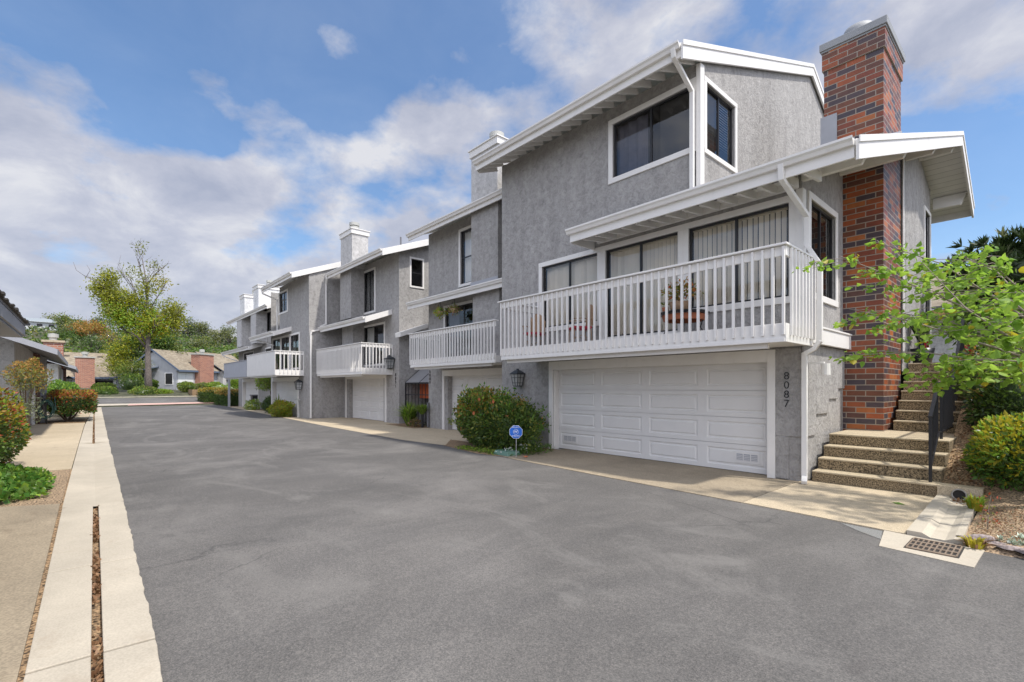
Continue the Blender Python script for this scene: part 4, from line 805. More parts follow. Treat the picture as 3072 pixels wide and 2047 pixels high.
def simplewin(parent, F, u0, u1, z0, z1, mat='dark', div=1, label=None):
    m = MB(); w = .09
    m.box(u0, u1, 0, .05, z1 - w, z1, 0, F); m.box(u0, u1, 0, .05, z0, z0 + w, 0, F); m.box(u0, u0 + w, 0, .05, z0 + w, z1 - w, 0, F); m.box(u1 - w, u1, 0, .05, z0 + w, z1 - w, 0, F)
    for k in range(1, div): x = u0 + (u1 - u0) * k / div; m.box(x - .04, x + .04, 0, .05, z0 + w, z1 - w, 0, F)
    o = fixn(m.obj('window', 'stucco_w', parent)); p = MB(); p.box(u0 + .05, u1 - .05, .005, .02, z0 + .05, z1 - .05, 0, F); fixn(p.obj('pane', mat, o)); return o
simplewin(HB, Fb, .15, 2.6, .7, 2.0, 'slat_w', 2); simplewin(HB, Fg, .5, 1.7, .45, 2.0, 'sash'); simplewin(HB, Fg, 4.6, 5.2, .4, 1.9, 'sash')
m = MB(); m.box(-.06, 0, 3.5, 4.4, 0, 2.0); m.obj('door', 'dkgrey', HB)
roofmesh([[(-1.6, 2.6, 2.5), (-1.6, 6.9, 1.75), (.2, 6.9, 2.1), (.2, 2.6, 2.85)]], .12, ['bluegrey', 'bluegrey'], HB, 'porch_roof')
m = MB(); m.box(-1.5, -1.35, 5.9, 6.05, -.6, 1.8); m.obj('porch_post', 'bluegrey', HB)
lamp(HB, lambda u, d, z: (u, -.9 - d, z), 7.6, 1.3, 1.6)
m = MB()
for k in range(4): m.box(-2.6 - .35 * k, -1.9 - .35 * k + (.35 if k else 0), 1.2, 3.6, -1.6, -.15 - .17 * k)
m.obj('step', 'tread', HB)
HC = far_house('house', 'grey house with a dark roof half hidden behind the yellow-green trees', (-92, 5.5, 1.6), R(10))
m = MB(); m.box(-6, 0, -2, 7, -1, 2.4); m.obj('wall', 'grey', HC)
roofmesh([[(.6, -2.6, 2.3), (.6, 7.6, 2.3), (-3, 7.6, 4.4), (-3, -2.6, 4.4)], [(-3, -2.6, 4.4), (-3, 7.6, 4.4), (-6.6, 7.6, 2.3), (-6.6, -2.6, 2.3)]], .12, ['shingd', 'bluegrey'], HC)
# hill houses
def hill_house(label, x, y, w, h, rz, roof='roofblue', wall='wallfar', n=3, d=8, dz=0):
    t = thing('house', label, 'house', (x, y, gz(x, y) - 1 + dz), 'houses on the hill', rz, True); m = MB(); m.box(-d, 0, -w / 2, w / 2, 0, h); m.obj('wall', wall, t)
    roofmesh([[(.8, -w / 2 - .8, h), (.8, w / 2 + .8, h), (-d / 2, w / 2 - 1, h + 1.6), (-d / 2, -w / 2 + 1, h + 1.6)], [(-d / 2, -w / 2 + 1, h + 1.6), (-d / 2, w / 2 - 1, h + 1.6), (-d - .8, w / 2 + .8, h), (-d - .8, -w / 2 - .8, h)], [(.8, w / 2 + .8, h), (-d - .8, w / 2 + .8, h), (-d / 2, w / 2 - 1, h + 1.6)], [(-d - .8, -w / 2 - .8, h), (.8, -w / 2 - .8, h), (-d / 2, -w / 2 + 1, h + 1.6)]], .15, [roof, wall], t)
    for k in range(n):
        u = -w / 2 + w * (k + .5) / n; s = w / n * .28
        simplewin(t, lambda u, d, z: (d, u, z), u - s, u + s, h * .55, h * .85, 'sash')
    return t
hill_house('long white house with a pale grey roof on the hilltop beyond the left roofs', -246, -13.0, 9.5, 4.2, R(4), n=3, dz=-.1)
hill_house('brown hillside house between the tall tree and a eucalyptus', -244, 29.5, 5.5, 3.8, R(-8), 'shingg', 'grey', 2, dz=-.8)
hill_house('dark flat hillside house behind the two eucalyptus trees', -250, 36.5, 7, 3.2, R(-8), 'shingd', 'grey', 2, dz=-.6)
hill_house('pale hillside house with a hipped roof near the lane-end rooftops', -252, 44.5, 7.5, 4, R(-10), 'shingg', 'wallfar', 3, dz=-1.0)
# house up the steps on the near side
HD = thing('house', 'house with a pale shake roof and ochre beam at the top of the steps', 'house', (-2, 22, 2.1))
m = MB(); m.box(-6, 3, 22, 28, 2.0, 4.3); m.obj('wall', 'stucco_w', HD)
roofmesh([[(-6.6, 21.2, 4.35), (4, 21.2, 4.35), (4, 25, 6.2), (-6.6, 25, 6.2)]], .1, ['shing', 'dkgrey'], HD)
m = MB(); m.box(-6.5, 4, 21.25, 21.35, 4.02, 4.24); m.obj('fascia', 'yellowb', HD)
m = MB()
for k in range(12): m.box(-6 + k * .8, -5.9 + k * .8, 21.1, 21.9, 4.08, 4.2)
m.obj('rafter', 'dkgrey', HD)
# ------------------------------------------------------------------ foliage
def unit(a): return a / np.maximum(np.linalg.norm(a, axis=1, keepdims=True), 1e-6)
def leaves(name, P, size, mats, mi=None, parent=None, D=None, aspect=.5, fold=.25, jit=.9, up=.25, kind=None, loc=None, extra=None, droop=0):
    n = len(P); o0 = np.array(off(parent) if loc is None else loc); P = P - o0
    d = RNG.normal(size=(n, 3))
    if D is not None: d = unit(d) * jit + D
    d[:, 2] += up - droop; d = unit(d); s = unit(np.cross(d, unit(RNG.normal(size=(n, 3))))); nn = np.cross(d, s)
    Ls = (np.full(n, size) if np.isscalar(size) else size) * RNG.uniform(.65, 1.25, n); Ls = Ls[:, None]
    b = P; t = P + d * Ls; md = P + d * Ls * .45 + nn * Ls * fold * .4
    l = md + s * Ls * aspect * .5; r = md - s * Ls * aspect * .5
    V = np.stack([b, l, t, r], 1).reshape(-1, 3); i = np.arange(n) * 4
    T = np.stack([np.stack([i, i + 1, i + 2], 1), np.stack([i, i + 2, i + 3], 1)], 1).reshape(-1)
    mx = np.repeat(mi if mi is not None else np.zeros(n, int), 2)
    ev, ef, em = ([], [], []) if extra is None else (extra.v, extra.f, extra.m)
    nv = len(V); V = list(map(tuple, V)) if False else V
    me = bpy.data.meshes.new(name)
    if extra is None:
        me.vertices.add(nv); me.vertices.foreach_set('co', V.ravel()); nt = len(T) // 3
        me.loops.add(len(T)); me.loops.foreach_set('vertex_index', T.astype(np.int32)); me.polygons.add(nt)
        me.polygons.foreach_set('loop_start', np.arange(nt, dtype=np.int32) * 3); me.polygons.foreach_set('material_index', mx.astype(np.int32))
        me.update(calc_edges=True)
    for m in mats: me.materials.append(M[m])
    me.validate()
    o = bpy.data.objects.new(name, me); COL.objects.link(o)
    if parent: o.parent = parent
    elif loc is not None: o.location = loc
    if kind: o['kind'] = kind
    return o
def lump(dirs, seed, k=3.2, amp=.16):
    r = np.random.default_rng(seed); v = np.zeros(len(dirs))
    for _ in range(6): w = r.normal(size=3) * k; v += np.sin(dirs @ w + r.uniform(0, 6.28))
    return 1 + amp * v / 2.2
def blob(c, rad, n, seed=0, amp=.16, depth=.35, zmin=None, k=3.2):
    d = unit(RNG.normal(size=(n, 3))); r = lump(d, seed, k, amp) * (1 - depth * RNG.random(n) ** 1.6)
    P = np.array(c) + d * np.array(rad) * r[:, None]
    if zmin is not None: q = P[:, 2] > zmin; P, d = P[q], d[q]
    return P, unit(d / np.array(rad))
def pick(n, w, P=None, top=None): return RNG.choice(len(w), size=n, p=np.array(w) / sum(w))
def boxshell(x0, x1, y0, y1, z0, z1, n, depth=.16, bumpy=.05):
    L_ = np.array([x1 - x0, y1 - y0, z1 - z0]); A = np.array([L_[1] * L_[2], L_[1] * L_[2], L_[0] * L_[2], L_[0] * L_[2], L_[0] * L_[1]]); f = RNG.choice(5, size=n, p=A / A.sum())
    U = RNG.random((n, 3)); e = depth * RNG.random(n) ** 1.7; D = np.zeros((n, 3))
    for k, (ax, s) in enumerate(((0, 0), (0, 1), (1, 0), (1, 1), (2, 1))):
        q = f == k; U[q, ax] = s; D[q, ax] = 2 * s - 1
    P = np.array([x0, y0, z0]) + U * L_ - D * e[:, None]
    P += D * (bumpy * (np.sin(P[:, [0]] * 7 + P[:, [2]] * 5) + np.sin(P[:, [1]] * 8 + P[:, [0]] * 3 + 1)))
    return P, D
def branches(name, parent, trunk, limbs, mat='bark', n=8):
    m = MB()
    for pts, r in trunk: m.tube(pts, r, n)
    for pts, r in limbs: m.tube(pts, r, 5)
    return m.obj(name, mat, parent, smooth=True)
def core(parent, name, c, rad, seed, mat, s=.72, amp=.16, k=3.2, nseg=20):
    m = MB(); V = []
    for i in range(nseg // 2 + 1):
        for j in range(nseg): a, b = math.pi * i / (nseg // 2), 2 * math.pi * j / nseg; V.append((math.sin(a) * math.cos(b), math.sin(a) * math.sin(b), math.cos(a)))
    d = np.array(V); r = lump(d, seed, k, amp) * s; P = np.array(c) + d * np.array(rad) * r[:, None]; P[:, 2] = np.maximum(P[:, 2], .02)
    m.v = [tuple(p) for p in P]
    for i in range(nseg // 2):
        for j in range(nseg): q = (j + 1) % nseg; m.f.append((i * nseg + j, i * nseg + q, (i + 1) * nseg + q, (i + 1) * nseg + j)); m.m.append(0)
    return m.obj(name, mat, parent, smooth=True)
def shrub(name, label, cat, c, rad, n, size, mats, w, tips=None, seed=1, group=None, depth=.4, amp=.16, aspect=.5, zmin=.03, stems=True, core_mat='dgreen', tiph=.25, fold=.25):
    t = thing(name, label, cat, (c[0], c[1], max(0, c[2] - rad[2])), group); P, D = blob(c, rad, n, seed, amp, depth, zmin)
    mi = pick(len(P), w)
    if tips:      # new growth at the outside top carries its own colour
        hgt = (P[:, 2] - c[2]) / rad[2] + .35 * RNG.normal(size=len(P)) + .3 * np.sin(P[:, 0] * 2.3 + P[:, 1] * 1.7 + seed)
        q = (hgt > tiph) & (RNG.random(len(P)) < tips[1]); mi[q] = len(mats) + RNG.integers(0, len(tips[0]), q.sum()); mats = list(mats) + list(tips[0])
    leaves('foliage', P, size, mats, mi, t, D, aspect, fold)
    if core_mat: core(t, 'inner_foliage', c, rad, seed, core_mat, .7, amp)
    if stems:
        m = MB(); b = Vector((c[0], c[1], max(0, c[2] - rad[2])))
        for k in range(6):
            a = k * 1.05 + seed; e = Vector((c[0] + math.cos(a) * rad[0] * .5, c[1] + math.sin(a) * rad[1] * .5, c[2] + rad[2] * .1)); m.tube([b + Vector((math.cos(a) * .05, math.sin(a) * .05, 0)), (b + e) / 2 + Vector((0, 0, .05)), e], [.025, .018, .008], 5)
        m.obj('stem', 'twig', t)
    return t
def hedge(label, x0, x1, y0, y1, z0, z1, n, size, mats, w, tips, rz=0, c=None, name='hedge', group=None, trunkz=None, seed=0):
    t = thing(name, label, 'hedge', (c[0], c[1], c[2]) if c else ((x0 + x1) / 2, (y0 + y1) / 2, z0), group, rz, bool(c)); P, D = boxshell(x0, x1, y0, y1, z0, z1, n); mi = pick(n, w)
    q = (P[:, 2] > z1 - .22 * (z1 - z0) - .1 * RNG.random(n)) & (RNG.random(n) < tips[1]); mi[q] = len(mats) + RNG.integers(0, len(tips[0]), q.sum())
    leaves('foliage', P, size, list(mats) + list(tips[0]), mi, t, D, .5)
    e = .13; m = MB(); m.box(x0 + e, x1 - e, y0 + e, y1 - e, z0 + .05, z1 - e); m.obj('inner_foliage', mats[0], t, .08)
    m = MB()
    for k in range(4): x = x0 + (x1 - x0) * (k + .5) / 4; m.tube([(x, (y0 + y1) / 2, z0 - (trunkz or .1)), (x + .06, (y0 + y1) / 2, z0 + .2)], .03, 5)
    m.obj('stem', 'twig', t); return t
GB = 'shrubs and hedges of the lane'
# hibiscus-like shrub beside the garage
s1 = thing('flowering_shrub', 'big dark green shrub with bronze tips and coral flowers beside the wide garage door', 'shrub', (-9.9, 8.3, 0), GB)
Pa, Da = blob((-9.95, 8.3, .62), (1.8, .95, .72), 12000, 5, .2, .5, .03, 2.6); Pb, Db = blob((-10.75, 8.4, 1.05), (.95, .8, .55), 5200, 9, .2, .5, .03); Pc, Dc = blob((-9.3, 8.4, .95), (.75, .7, .45), 2600, 12, .22, .5, .03); Pb = np.vstack([Pb, Pc]); Db = np.vstack([Db, Dc])
P = np.vstack([Pa, Pb]); D = np.vstack([Da, Db]); mi = RNG.choice([0, 1, 3], len(P), p=[.45, .38, .17])
hh = P[:, 2] + .22 * RNG.normal(size=len(P)) - .35 * (P[:, 0] + 10.3); q = (hh > 1.05) & (RNG.random(len(P)) < .6); mi[q] = RNG.choice([2, 3, 4], q.sum(), p=[.5, .3, .2])
leaves('foliage', P, .10, ['dgreen', 'green', 'tip', 'olive', 'lime'], mi, s1, D, .5)
q = [(RNG.random(2200), )]; tw = np.array([(-11.3 + .3 * k + .1 * math.sin(k * 3), 8.3 + .25 * math.sin(k * 2.1), 1.5 - .03 * k + .16 * math.sin(k * 1.3)) for k in range(7)])
P2 = np.repeat(tw, 70, 0) + RNG.normal(size=(490, 3)) * np.array((.1, .1, .13)); leaves('foliage', P2, .12, ['green', 'lime', 'ivyc'], pick(490, (3, 3, 3)), s1, None, .5, up=.5, label=None) if False else leaves('foliage', P2, .12, ['green', 'lime', 'ivyc'], pick(490, (3, 3, 3)), s1, None, .5, up=.5)
core(s1, 'inner_foliage', (-10.0, 8.3, .6), (1.7, .95, .7), 5, 'dgreen', .66, .1, 2.6)
for k, (x, y, z) in enumerate(((-9.42, 7.72, 1.38), (-9.95, 7.45, 1.05), (-8.88, 7.75, 1.02), (-10.1, 7.75, 1.42), (-10.75, 7.6, .55))):
    m = MB()
    for j in range(6):
        a = j * 1.047; m.face([(x, y, z), (x + .045 * math.cos(a - .45), y - .03, z + .045 * math.sin(a - .45)), (x + .062 * math.cos(a), y - .015, z + .062 * math.sin(a)), (x + .045 * math.cos(a + .45), y - .03, z + .045 * math.sin(a + .45))])
    m.obj('flower', 'flower', s1)
sp = []; rs = random.Random(3)
for k in range(150):
    a = rs.uniform(0, 6.28); e = rs.uniform(.05, 1.3); p = np.array((-9.95 + 1.8 * math.cos(a) * math.cos(e), 8.3 + .95 * math.sin(a) * math.cos(e), .62 + .8 * math.sin(e) * (1.25 if math.cos(a) < 0 else 1))); dd = (p - np.array((-9.95, 8.3, .3))); dd = dd / np.linalg.norm(dd); sp += [p + dd * rs.uniform(-.05, .22) + np.array([rs.gauss(0, .035) for _ in range(3)]) for _ in range(9)]
leaves('foliage', np.array(sp), .09, ['green', 'olive', 'tip', 'ivyc'], np.repeat(pick(150, (4, 3, 2, 2)), 9), s1, None, .45, up=.6)
s1.scale = (.93, .93, .93)
# ground greenery by the sign
Pn = np.column_stack([RNG.uniform(-10.6, -9.0, 900), RNG.uniform(7.36, 7.75, 900), RNG.uniform(0, .07, 900)]); o = leaves('ground_cover', Pn, .055, ['lime', 'green', 'olive'], pick(900, (3, 2, 2)), kind='stuff', up=.4)
t = thing('flowering_plant', 'low white flowering plant between blue sign and garage door frame', 'plant', (-8.75, 8.35, 0)); P, D = blob((-8.72, 8.3, .05), (.42, .75, .16), 1500, 3, .2, .7, .0); leaves('foliage', P, .05, ['green', 'ivyc'], pick(len(P), (1, 1)), t, D); P, D = blob((-8.78, 8.1, .08), (.36, .65, .16), 150, 4, .2, .3, .05); leaves('flower', P, .04, ['wflower'], None, t, D, .9)
m = MB(); x, y = -8.12, 7.62
for j in range(7): a = j * .9; m.face([(x, y, .02), (x + .05 * math.cos(a - .4), y + .05 * math.sin(a - .4), .05), (x + .07 * math.cos(a), y + .07 * math.sin(a), .03), (x + .05 * math.cos(a + .4), y + .05 * math.sin(a + .4), .05)])
tag(m.obj('fallen_flower', 'flower'), 'single coral flower fallen on the driveway near the blue sign', 'flower')
# grass tufts by the gate
def tuft(name, label, cat, c, h, n, r, mats=('blade', 'green', 'lime'), stalk=0, group=None):
    t = thing(name, label, cat, c, group); m = MB()
    for k in range(n):
        a = random.uniform(0, 6.28); rr = r * random.random() ** .5; l = h * random.uniform(.55, 1.1); w = (.011 + .004 * random.random()) * (1.7 if h > .45 else 1); b = Vector((c[0] + .06 * math.cos(a), c[1] + .06 * math.sin(a), c[2] + stalk))
        o1 = Vector((math.cos(a) * rr * .35, math.sin(a) * rr * .35, l * .6)); o2 = Vector((math.cos(a) * rr, math.sin(a) * rr, l * (1 - .35 * rr / r))); sd = Vector((-math.sin(a), math.cos(a), 0)) * w
        mm = random.randrange(len(mats)); m.face([b - sd, b + sd, b + o1 + sd, b + o1 - sd], mm); m.face([b + o1 - sd, b + o1 + sd, b + o2], mm)
    m.obj('blades', list(mats), t)
    if stalk: s = MB(); s.tube([c, (c[0], c[1], c[2] + stalk)], .05, 8); s.obj('stalk', 'black', t)
    return t
tuft('grass_clump', 'tall spiky grass clump at the foot of the iron gate', 'plant', (-18.0, 10.15, .0), 1.15, 300, .9)
tuft('potted_plant', 'spiky green plant on a dark post against the second house corner', 'plant', (-17.0, 10.2, .0), .5, 160, .5, stalk=.55)
shrub('dry_shrub', 'brownish low shrub between the spiky grass and the dark post', 'shrub', (-17.45, 10.15, .15), (.32, .25, .2), 500, .07, ['dry', 'grey_g', 'olive'], (3, 2, 2), seed=8, core_mat=None)
shrub('flowering_shrub', 'loose yellow flowering shrub at the corner of the white panelled balcony house', 'shrub', (-28.7, 8.15, .42), (1.35, .55, .5), 4500, .085, ['olive', 'yel', 'lime'], (3, 3, 3), (['yel', 'orange'], .4), seed=4, group=GB, core_mat='olive')
tuft('tall_weed', 'single tall leafy shoot rising out of the yellow flowering shrub', 'plant', (-29.9, 8.3, .3), 1.0, 60, .35)
# tree-like shrub and pale plants by the fourth house
t = thing('small_tree', 'small feathery yellow-green tree between the fourth and fifth house garages', 'tree', (-35.2, 9.5, 0))
branches('trunk', t, [([(-35.2, 9.5, 0), (-35.1, 9.45, 1.1), (-34.9, 9.4, 1.9)], [.05, .045, .03])], [([(-35.2, 9.5, 0), (-35.7, 9.5, 1.0), (-36.0, 9.4, 1.9)], [.045, .035, .02]), ([(-35.2, 9.5, 0), (-34.8, 9.3, 1.0), (-34.4, 9.2, 1.8)], [.04, .03, .02])], 'twig')
P, D = blob((-35.2, 9.4, 2.05), (1.1, .9, .62), 2600, 6, .2, .8); leaves('crown', P, .19, ['olive', 'lime', 'green'], pick(len(P), (3, 2, 2)), t, D, .22)
shrub('round_shrub', 'rounded dark bush at the fourth house door jamb', 'shrub', (-33.3, 8.75, .5), (.5, .4, .55), 1500, .09, ['dgreen', 'green'], (2, 1), seed=3)
shrub('pale_shrub', 'pale yellowish shrub beside the dark bin near the fifth house', 'shrub', (-38.4, 9.0, .35), (.75, .5, .42), 1500, .1, ['lime', 'olive', 'succ'], (2, 2, 1), seed=13)
b = thing('wheelie_bin', 'dark wheeled bin standing behind the trimmed hedge', 'bin', (-40.2, 9.55, 0)); m = MB(); m.prism([(-40.5, 9.3, 1.0), (-39.9, 9.3, 1.0), (-39.9, 9.9, 1.0), (-40.5, 9.9, 1.0)], [(-40.42, 9.38, .05), (-39.98, 9.38, .05), (-39.98, 9.82, .05), (-40.42, 9.82, .05)]); fixn(m.obj('body', 'black', b)); m = MB(); m.box(-40.55, -39.85, 9.25, 9.95, 1.005, 1.08); m.obj('lid', 'dkgrey', b, .02)
HG = 'trimmed hedges at the lane end'
hedge('long trimmed hedge with rusty tips in front of the far end townhouse', -53.0, -47.0, 9.1, 11.0, .0, 1.3, 11000, .12, ['dgreen', 'green'], (3, 1), (['tip', 'olive', 'orange'], .75), group=HG)
hedge('short trimmed hedge with yellow-orange top at the lane mouth', -58.0, -54.2, 8.5, 10.6, .15, 1.5, 7000, .12, ['dgreen', 'green'], (2, 1), (['tip', 'olive', 'yel'], .85), group=HG)
for k, (x, y, r, h, l, ms, dz) in enumerate(((-68, 8.9, .95, 1.1, 'clipped box-like bush under the gabled house window', ['green', 'olive'], 0), (-64.5, 9.9, .7, .75, 'loose olive bush between the clipped bush and brick chimney', ['olive', 'grey_g'], .5), (-64, 11.1, .9, .75, 'bright lime mound of foliage near the far garage corner', ['lime', 'green'], .6), (-60.5, 11.5, 1.25, .75, 'pale spreading plant behind the yellow-topped hedge', ['lime', 'succ'], .6), (-60, 12.2, .6, 1.0, 'leafy bush tucked against the far end townhouse', ['green', 'lime'], 1.0),
        (-66.5, 1.45, 1.1, 1.2, 'lower clipped hedge step in front of the tan roofed house', ['dgreen', 'green'], -.5), (-69.5, 1.35, 1.05, .8, 'upper clipped hedge step below the dark window', ['green', 'olive'], .05), (-66, 4.7, 1.3, 1.15, 'wide mounded bush at the foot of the tall tree', ['green', 'olive'], -.5), (-66.5, 6.5, .75, .85, 'pale low plants beside the gabled house steps', ['lime', 'olive'], -.5), (-74, 4.2, 1.2, 2.1, 'tall layered pine-like bush left of the tree trunk', ['green', 'dgreen'], -.2), (-72, 5.9, .6, 1.2, 'rounded dark bush right behind the tree trunk', ['dgreen', 'green'], 0))):
    z0 = gz(x, y) + dz
    if dz > .3: m = MB(); m.slab([(x - r - .6, y - r - .5), (x + r + .8, y - r - .5), (x + r + .8, y + r + .5), (x - r - .6, y + r + .5)], gz(x, y) - .4, z0 + .05); m.obj('planting_bed', 'soil', kind='structure')
    shrub('garden_bush', l, 'shrub', (x, y, z0 + h * .45), (r * 1.1, r, h * .6), 2600, .15, ms, (1, 1), (['lime', 'olive'], .55), seed=40 + k, group='bushes across the lane end', zmin=z0)
# left side shrubs
shrub('photinia_bush', 'tall bush with red and yellow young leaves at the picture edge', 'shrub', (-13.7, -1.78, .75), (1.7, .85, .92), 15000, .075, ['dgreen', 'green'], (1, 1), (['yel', 'red', 'lime', 'tip'], .85), seed=17, group=GB, amp=.12, tiph=.05)
shrub('dense_bush', 'dense bright green hedge bush behind the hose stand', 'shrub', (-37.5, -1.0, .95), (3.2, .8, 1.0), 7000, .12, ['dgreen', 'green', 'ivyc'], (2, 2, 2), (['ivyc', 'lime'], .8), seed=19, group=GB)
t = thing('photinia_bush', 'red-tipped rounded bush on bare slanting stems by the gutter', 'shrub', (-31.6, -.55, 0), GB)
P, D = boxshell(-34.8, -30.2, -1.25, .25, .42, 1.38, 11000, .3, .06); mi = pick(len(P), (4, 2)); q = (P[:, 2] > 1.15 - .15 * RNG.random(len(P))) & (RNG.random(len(P)) < .8); mi[q] = RNG.choice([2, 3, 4], q.sum()); q = (RNG.random(len(P)) < .12); mi[q] = 3
leaves('foliage', P, .10, ['dgreen', 'green', 'orange', 'red', 'yel'], mi, t, D); m = MB(); m.box(-34.5, -30.5, -1.0, .05, .6, 1.25); m.obj('inner_foliage', 'dgreen', t, .1)
m = MB()
for a in ((-31.9, -.9), (-31.2, -1.1), (-31.5, -.2), (-32.4, -.5)): m.tube([(-31.4, -.7, 0), ((a[0] - 31.4) / 2, (a[1] - .7) / 2, .25), (a[0], a[1], .7)], [.045, .04, .03], 6)
m.obj('stem', 'twig', t)
t = thing('nandina', 'airy shrub with orange-red leaf tips before the white garage door', 'shrub', (-21.6, -1.45, 0), GB); m = MB()
for k in range(5): a = k * 1.3; m.tube([(-21.6 + .1 * math.cos(a), -1.45 + .05 * math.sin(a), 0), (-21.6 + .2 * math.cos(a), -1.45 + .1 * math.sin(a), 1.2), (-21.6 + .7 * math.cos(a), -1.4 + .22 * math.sin(a), 2.1)], [.03, .022, .012], 5)
m.obj('stem', 'twig', t); P, D = blob((-21.6, -1.4, 2.05), (1.2, .5, .5), 2600, 23, .25, .8); mi = pick(len(P), (2, 2, 1)); q = P[:, 2] > 2.1 + .15 * RNG.normal(size=len(P)); mi[q] = RNG.choice([2, 3, 4], q.sum()); Q, E = blob((-21.2, -1.35, 1.0), (.8, .35, .5), 350, 24, .25, .9); P = np.vstack([P, Q]); mi = np.concatenate([mi, np.zeros(len(Q), int)]); leaves('foliage', P, .10, ['grey_g', 'olive', 'tip', 'orange', 'olive'], mi, t, None, .32)
# ivy patch
n = 9000; X = RNG.uniform(-13.0, -9.5, n); Y = RNG.uniform(-3.2, -.36, n); edge = -.42 - .25 * (np.abs(X + 11.0) / 1.9) ** 3 - .12 * np.abs(np.sin(X * 5)) - np.where(X > -10.0, (X + 10.0) * .9, 0); q = Y < edge; X, Y = X[q], Y[q]
Z = .05 + .14 * np.minimum(1, (edge[q] - Y) / .3) * (.7 + .3 * np.sin(X * 6) * np.sin(Y * 7)) * RNG.uniform(.5, 1, len(X)); leaves('ground_ivy', np.column_stack([X, Y, Z]), .10, ['ivyc', 'green', 'lime'], pick(len(X), (6, 3, 1.2)), kind='stuff', up=1.0 * 0 + .15, aspect=.75)
m = MB(); m.box(-11.62, -11.3, -.62, -.44, 0, .06); tag(m.obj('valve_box', 'conc', bevel=.01), 'small square concrete box lid at the edge of the ivy', 'valve box')
# bank planting on the right
shrub('yellow_bush', 'rounded bush with yellow-green young leaves beside the lowest steps', 'shrub', (-.02, 10.2, .66), (.95, 1.05, .66), 10500, .085, ['green', 'ivyc', 'dgreen'], (3, 2, 2), (['yel', 'lime', 'yel'], .8), seed=31, group=GB, zmin=.12, amp=.1, tiph=.15)
shrub('dark_bush', 'dark green bush with reddish tips on the bank behind the handrail', 'shrub', (-.1, 13.0, 1.75), (1.0, 1.5, .95), 11000, .09, ['dgreen', 'green'], (3, 2), (['tip', 'olive', 'green'], .35), seed=33, group=GB, zmin=.3)
shrub('dark_bush', 'small dark bush filling the bank between handrail and yellow bush', 'shrub', (-.5, 11.75, 1.4), (.55, .75, .6), 4200, .085, ['blackg', 'dgreen', 'green'], (2, 3, 2), (['tip', 'olive'], .2), seed=36, group=GB, zmin=.6, core_mat='blackg')
shrub('dark_bush', 'tall dark shrub behind the bright broad-leaved branches', 'shrub', (.05, 14.3, 2.9), (.9, 1.1, 1.1), 6500, .1, ['blackg', 'dgreen', 'green'], (3, 3, 1), (['olive'], .12), seed=37, group=GB, zmin=1.2, core_mat='blackg')
t = thing('dark_tree', 'dark evergreen tree with long leaf rosettes above the bank', 'tree', (-.55, 16.2, 2.1)); branches('trunk', t, [([(-.5, 16.2, 2.0), (-.55, 16.2, 3.2), (-.7, 16.1, 4.2)], [.1, .09, .06])], [([(-.55, 16.2, 3.0), (-1.0, 16.0, 4.0), (-1.1, 16, 4.6)], [.05, .04, .02]), ([(-.55, 16.2, 3.1), (-.1, 16.2, 4.0), (.1, 16, 4.7)], [.05, .04, .02])])
T_, D_ = blob((-.65, 16.1, 4.35), (1.0, .95, .95), 260, 41, .2, .5); R_, E_ = blob((-.6, 16.1, 3.2), (.75, .8, .6), 90, 42, .2, .5); T_ = np.vstack([T_, R_]); D_ = np.vstack([D_, E_])
P = np.repeat(T_, 15, 0); D = np.repeat(D_, 15, 0); leaves('crown', P, .27, ['blackg', 'dgreen', 'grey_g'], np.repeat(pick(len(T_), (6, 2, 1)), 15), t, D * .7, .2, .2, .8); core(t, 'inner_foliage', (-.6, 16.1, 4.2), (1, .95, 1.0), 41, 'blackg', .72, .2)
# redbud reaching over the steps: limbs with clusters of broad leaves
t = thing('redbud_tree', 'bright green broad-leaved branches reaching over the steps from the bank', 'tree', (.55, 9.2, .3)); m = MB(); m.tube([(.55, 9.2, .2), (.5, 9.1, 1.2), (.35, 9.0, 2.0)], [.09, .08, .06], 10)
limbs = [[(.35, 9.0, 1.9), (-.5, 8.6, 2.5), (-1.3, 8.2, 3.05), (-1.95, 7.7, 3.45)], [(.4, 9.05, 1.7), (-.5, 8.5, 2.15), (-1.2, 8.15, 2.5), (-1.85, 7.8, 2.72)], [(.45, 9.1, 1.4), (-.4, 8.6, 1.95), (-1.1, 8.2, 2.1), (-1.85, 7.95, 2.1)], [(.5, 9.1, 1.5), (-.3, 8.3, 2.2), (-.7, 8.0, 2.6), (-1.15, 8.3, 3.3)],
         [(.4, 9.1, 1.5), (-.2, 8.7, 1.9), (-.75, 8.4, 1.95), (-1.0, 8.6, 1.75)], [(.45, 9.0, 1.6), (-.1, 9.0, 2.5), (-.5, 9.2, 3.2), (-.9, 9.4, 3.55)], [(.5, 9.1, 1.6), (-.05, 8.2, 2.3), (-.3, 7.7, 2.6)], [(.5, 9.1, 1.6), (-.05, 8.0, 1.9), (-.35, 7.6, 1.95)],
    [(.35, 9.0, 1.9), (-.45, 8.8, 2.75), (-1.0, 8.5, 3.3), (-1.6, 8.0, 3.62)], [(.4, 9.0, 1.8), (-.3, 9.3, 2.7), (-.75, 9.6, 3.1), (-1.5, 9.5, 3.35)], [(.45, 9.0, 1.7), (-.1, 8.7, 2.6), (-.45, 8.4, 3.1), (-.75, 8.0, 3.25)], [(.4, 9.1, 1.6), (-.5, 9.2, 2.3), (-1.0, 9.3, 2.6), (-1.5, 9.1, 2.75)], [(.45, 9.1, 1.5), (-.2, 9.3, 2.0), (-.6, 9.2, 2.3)]]
PL = []
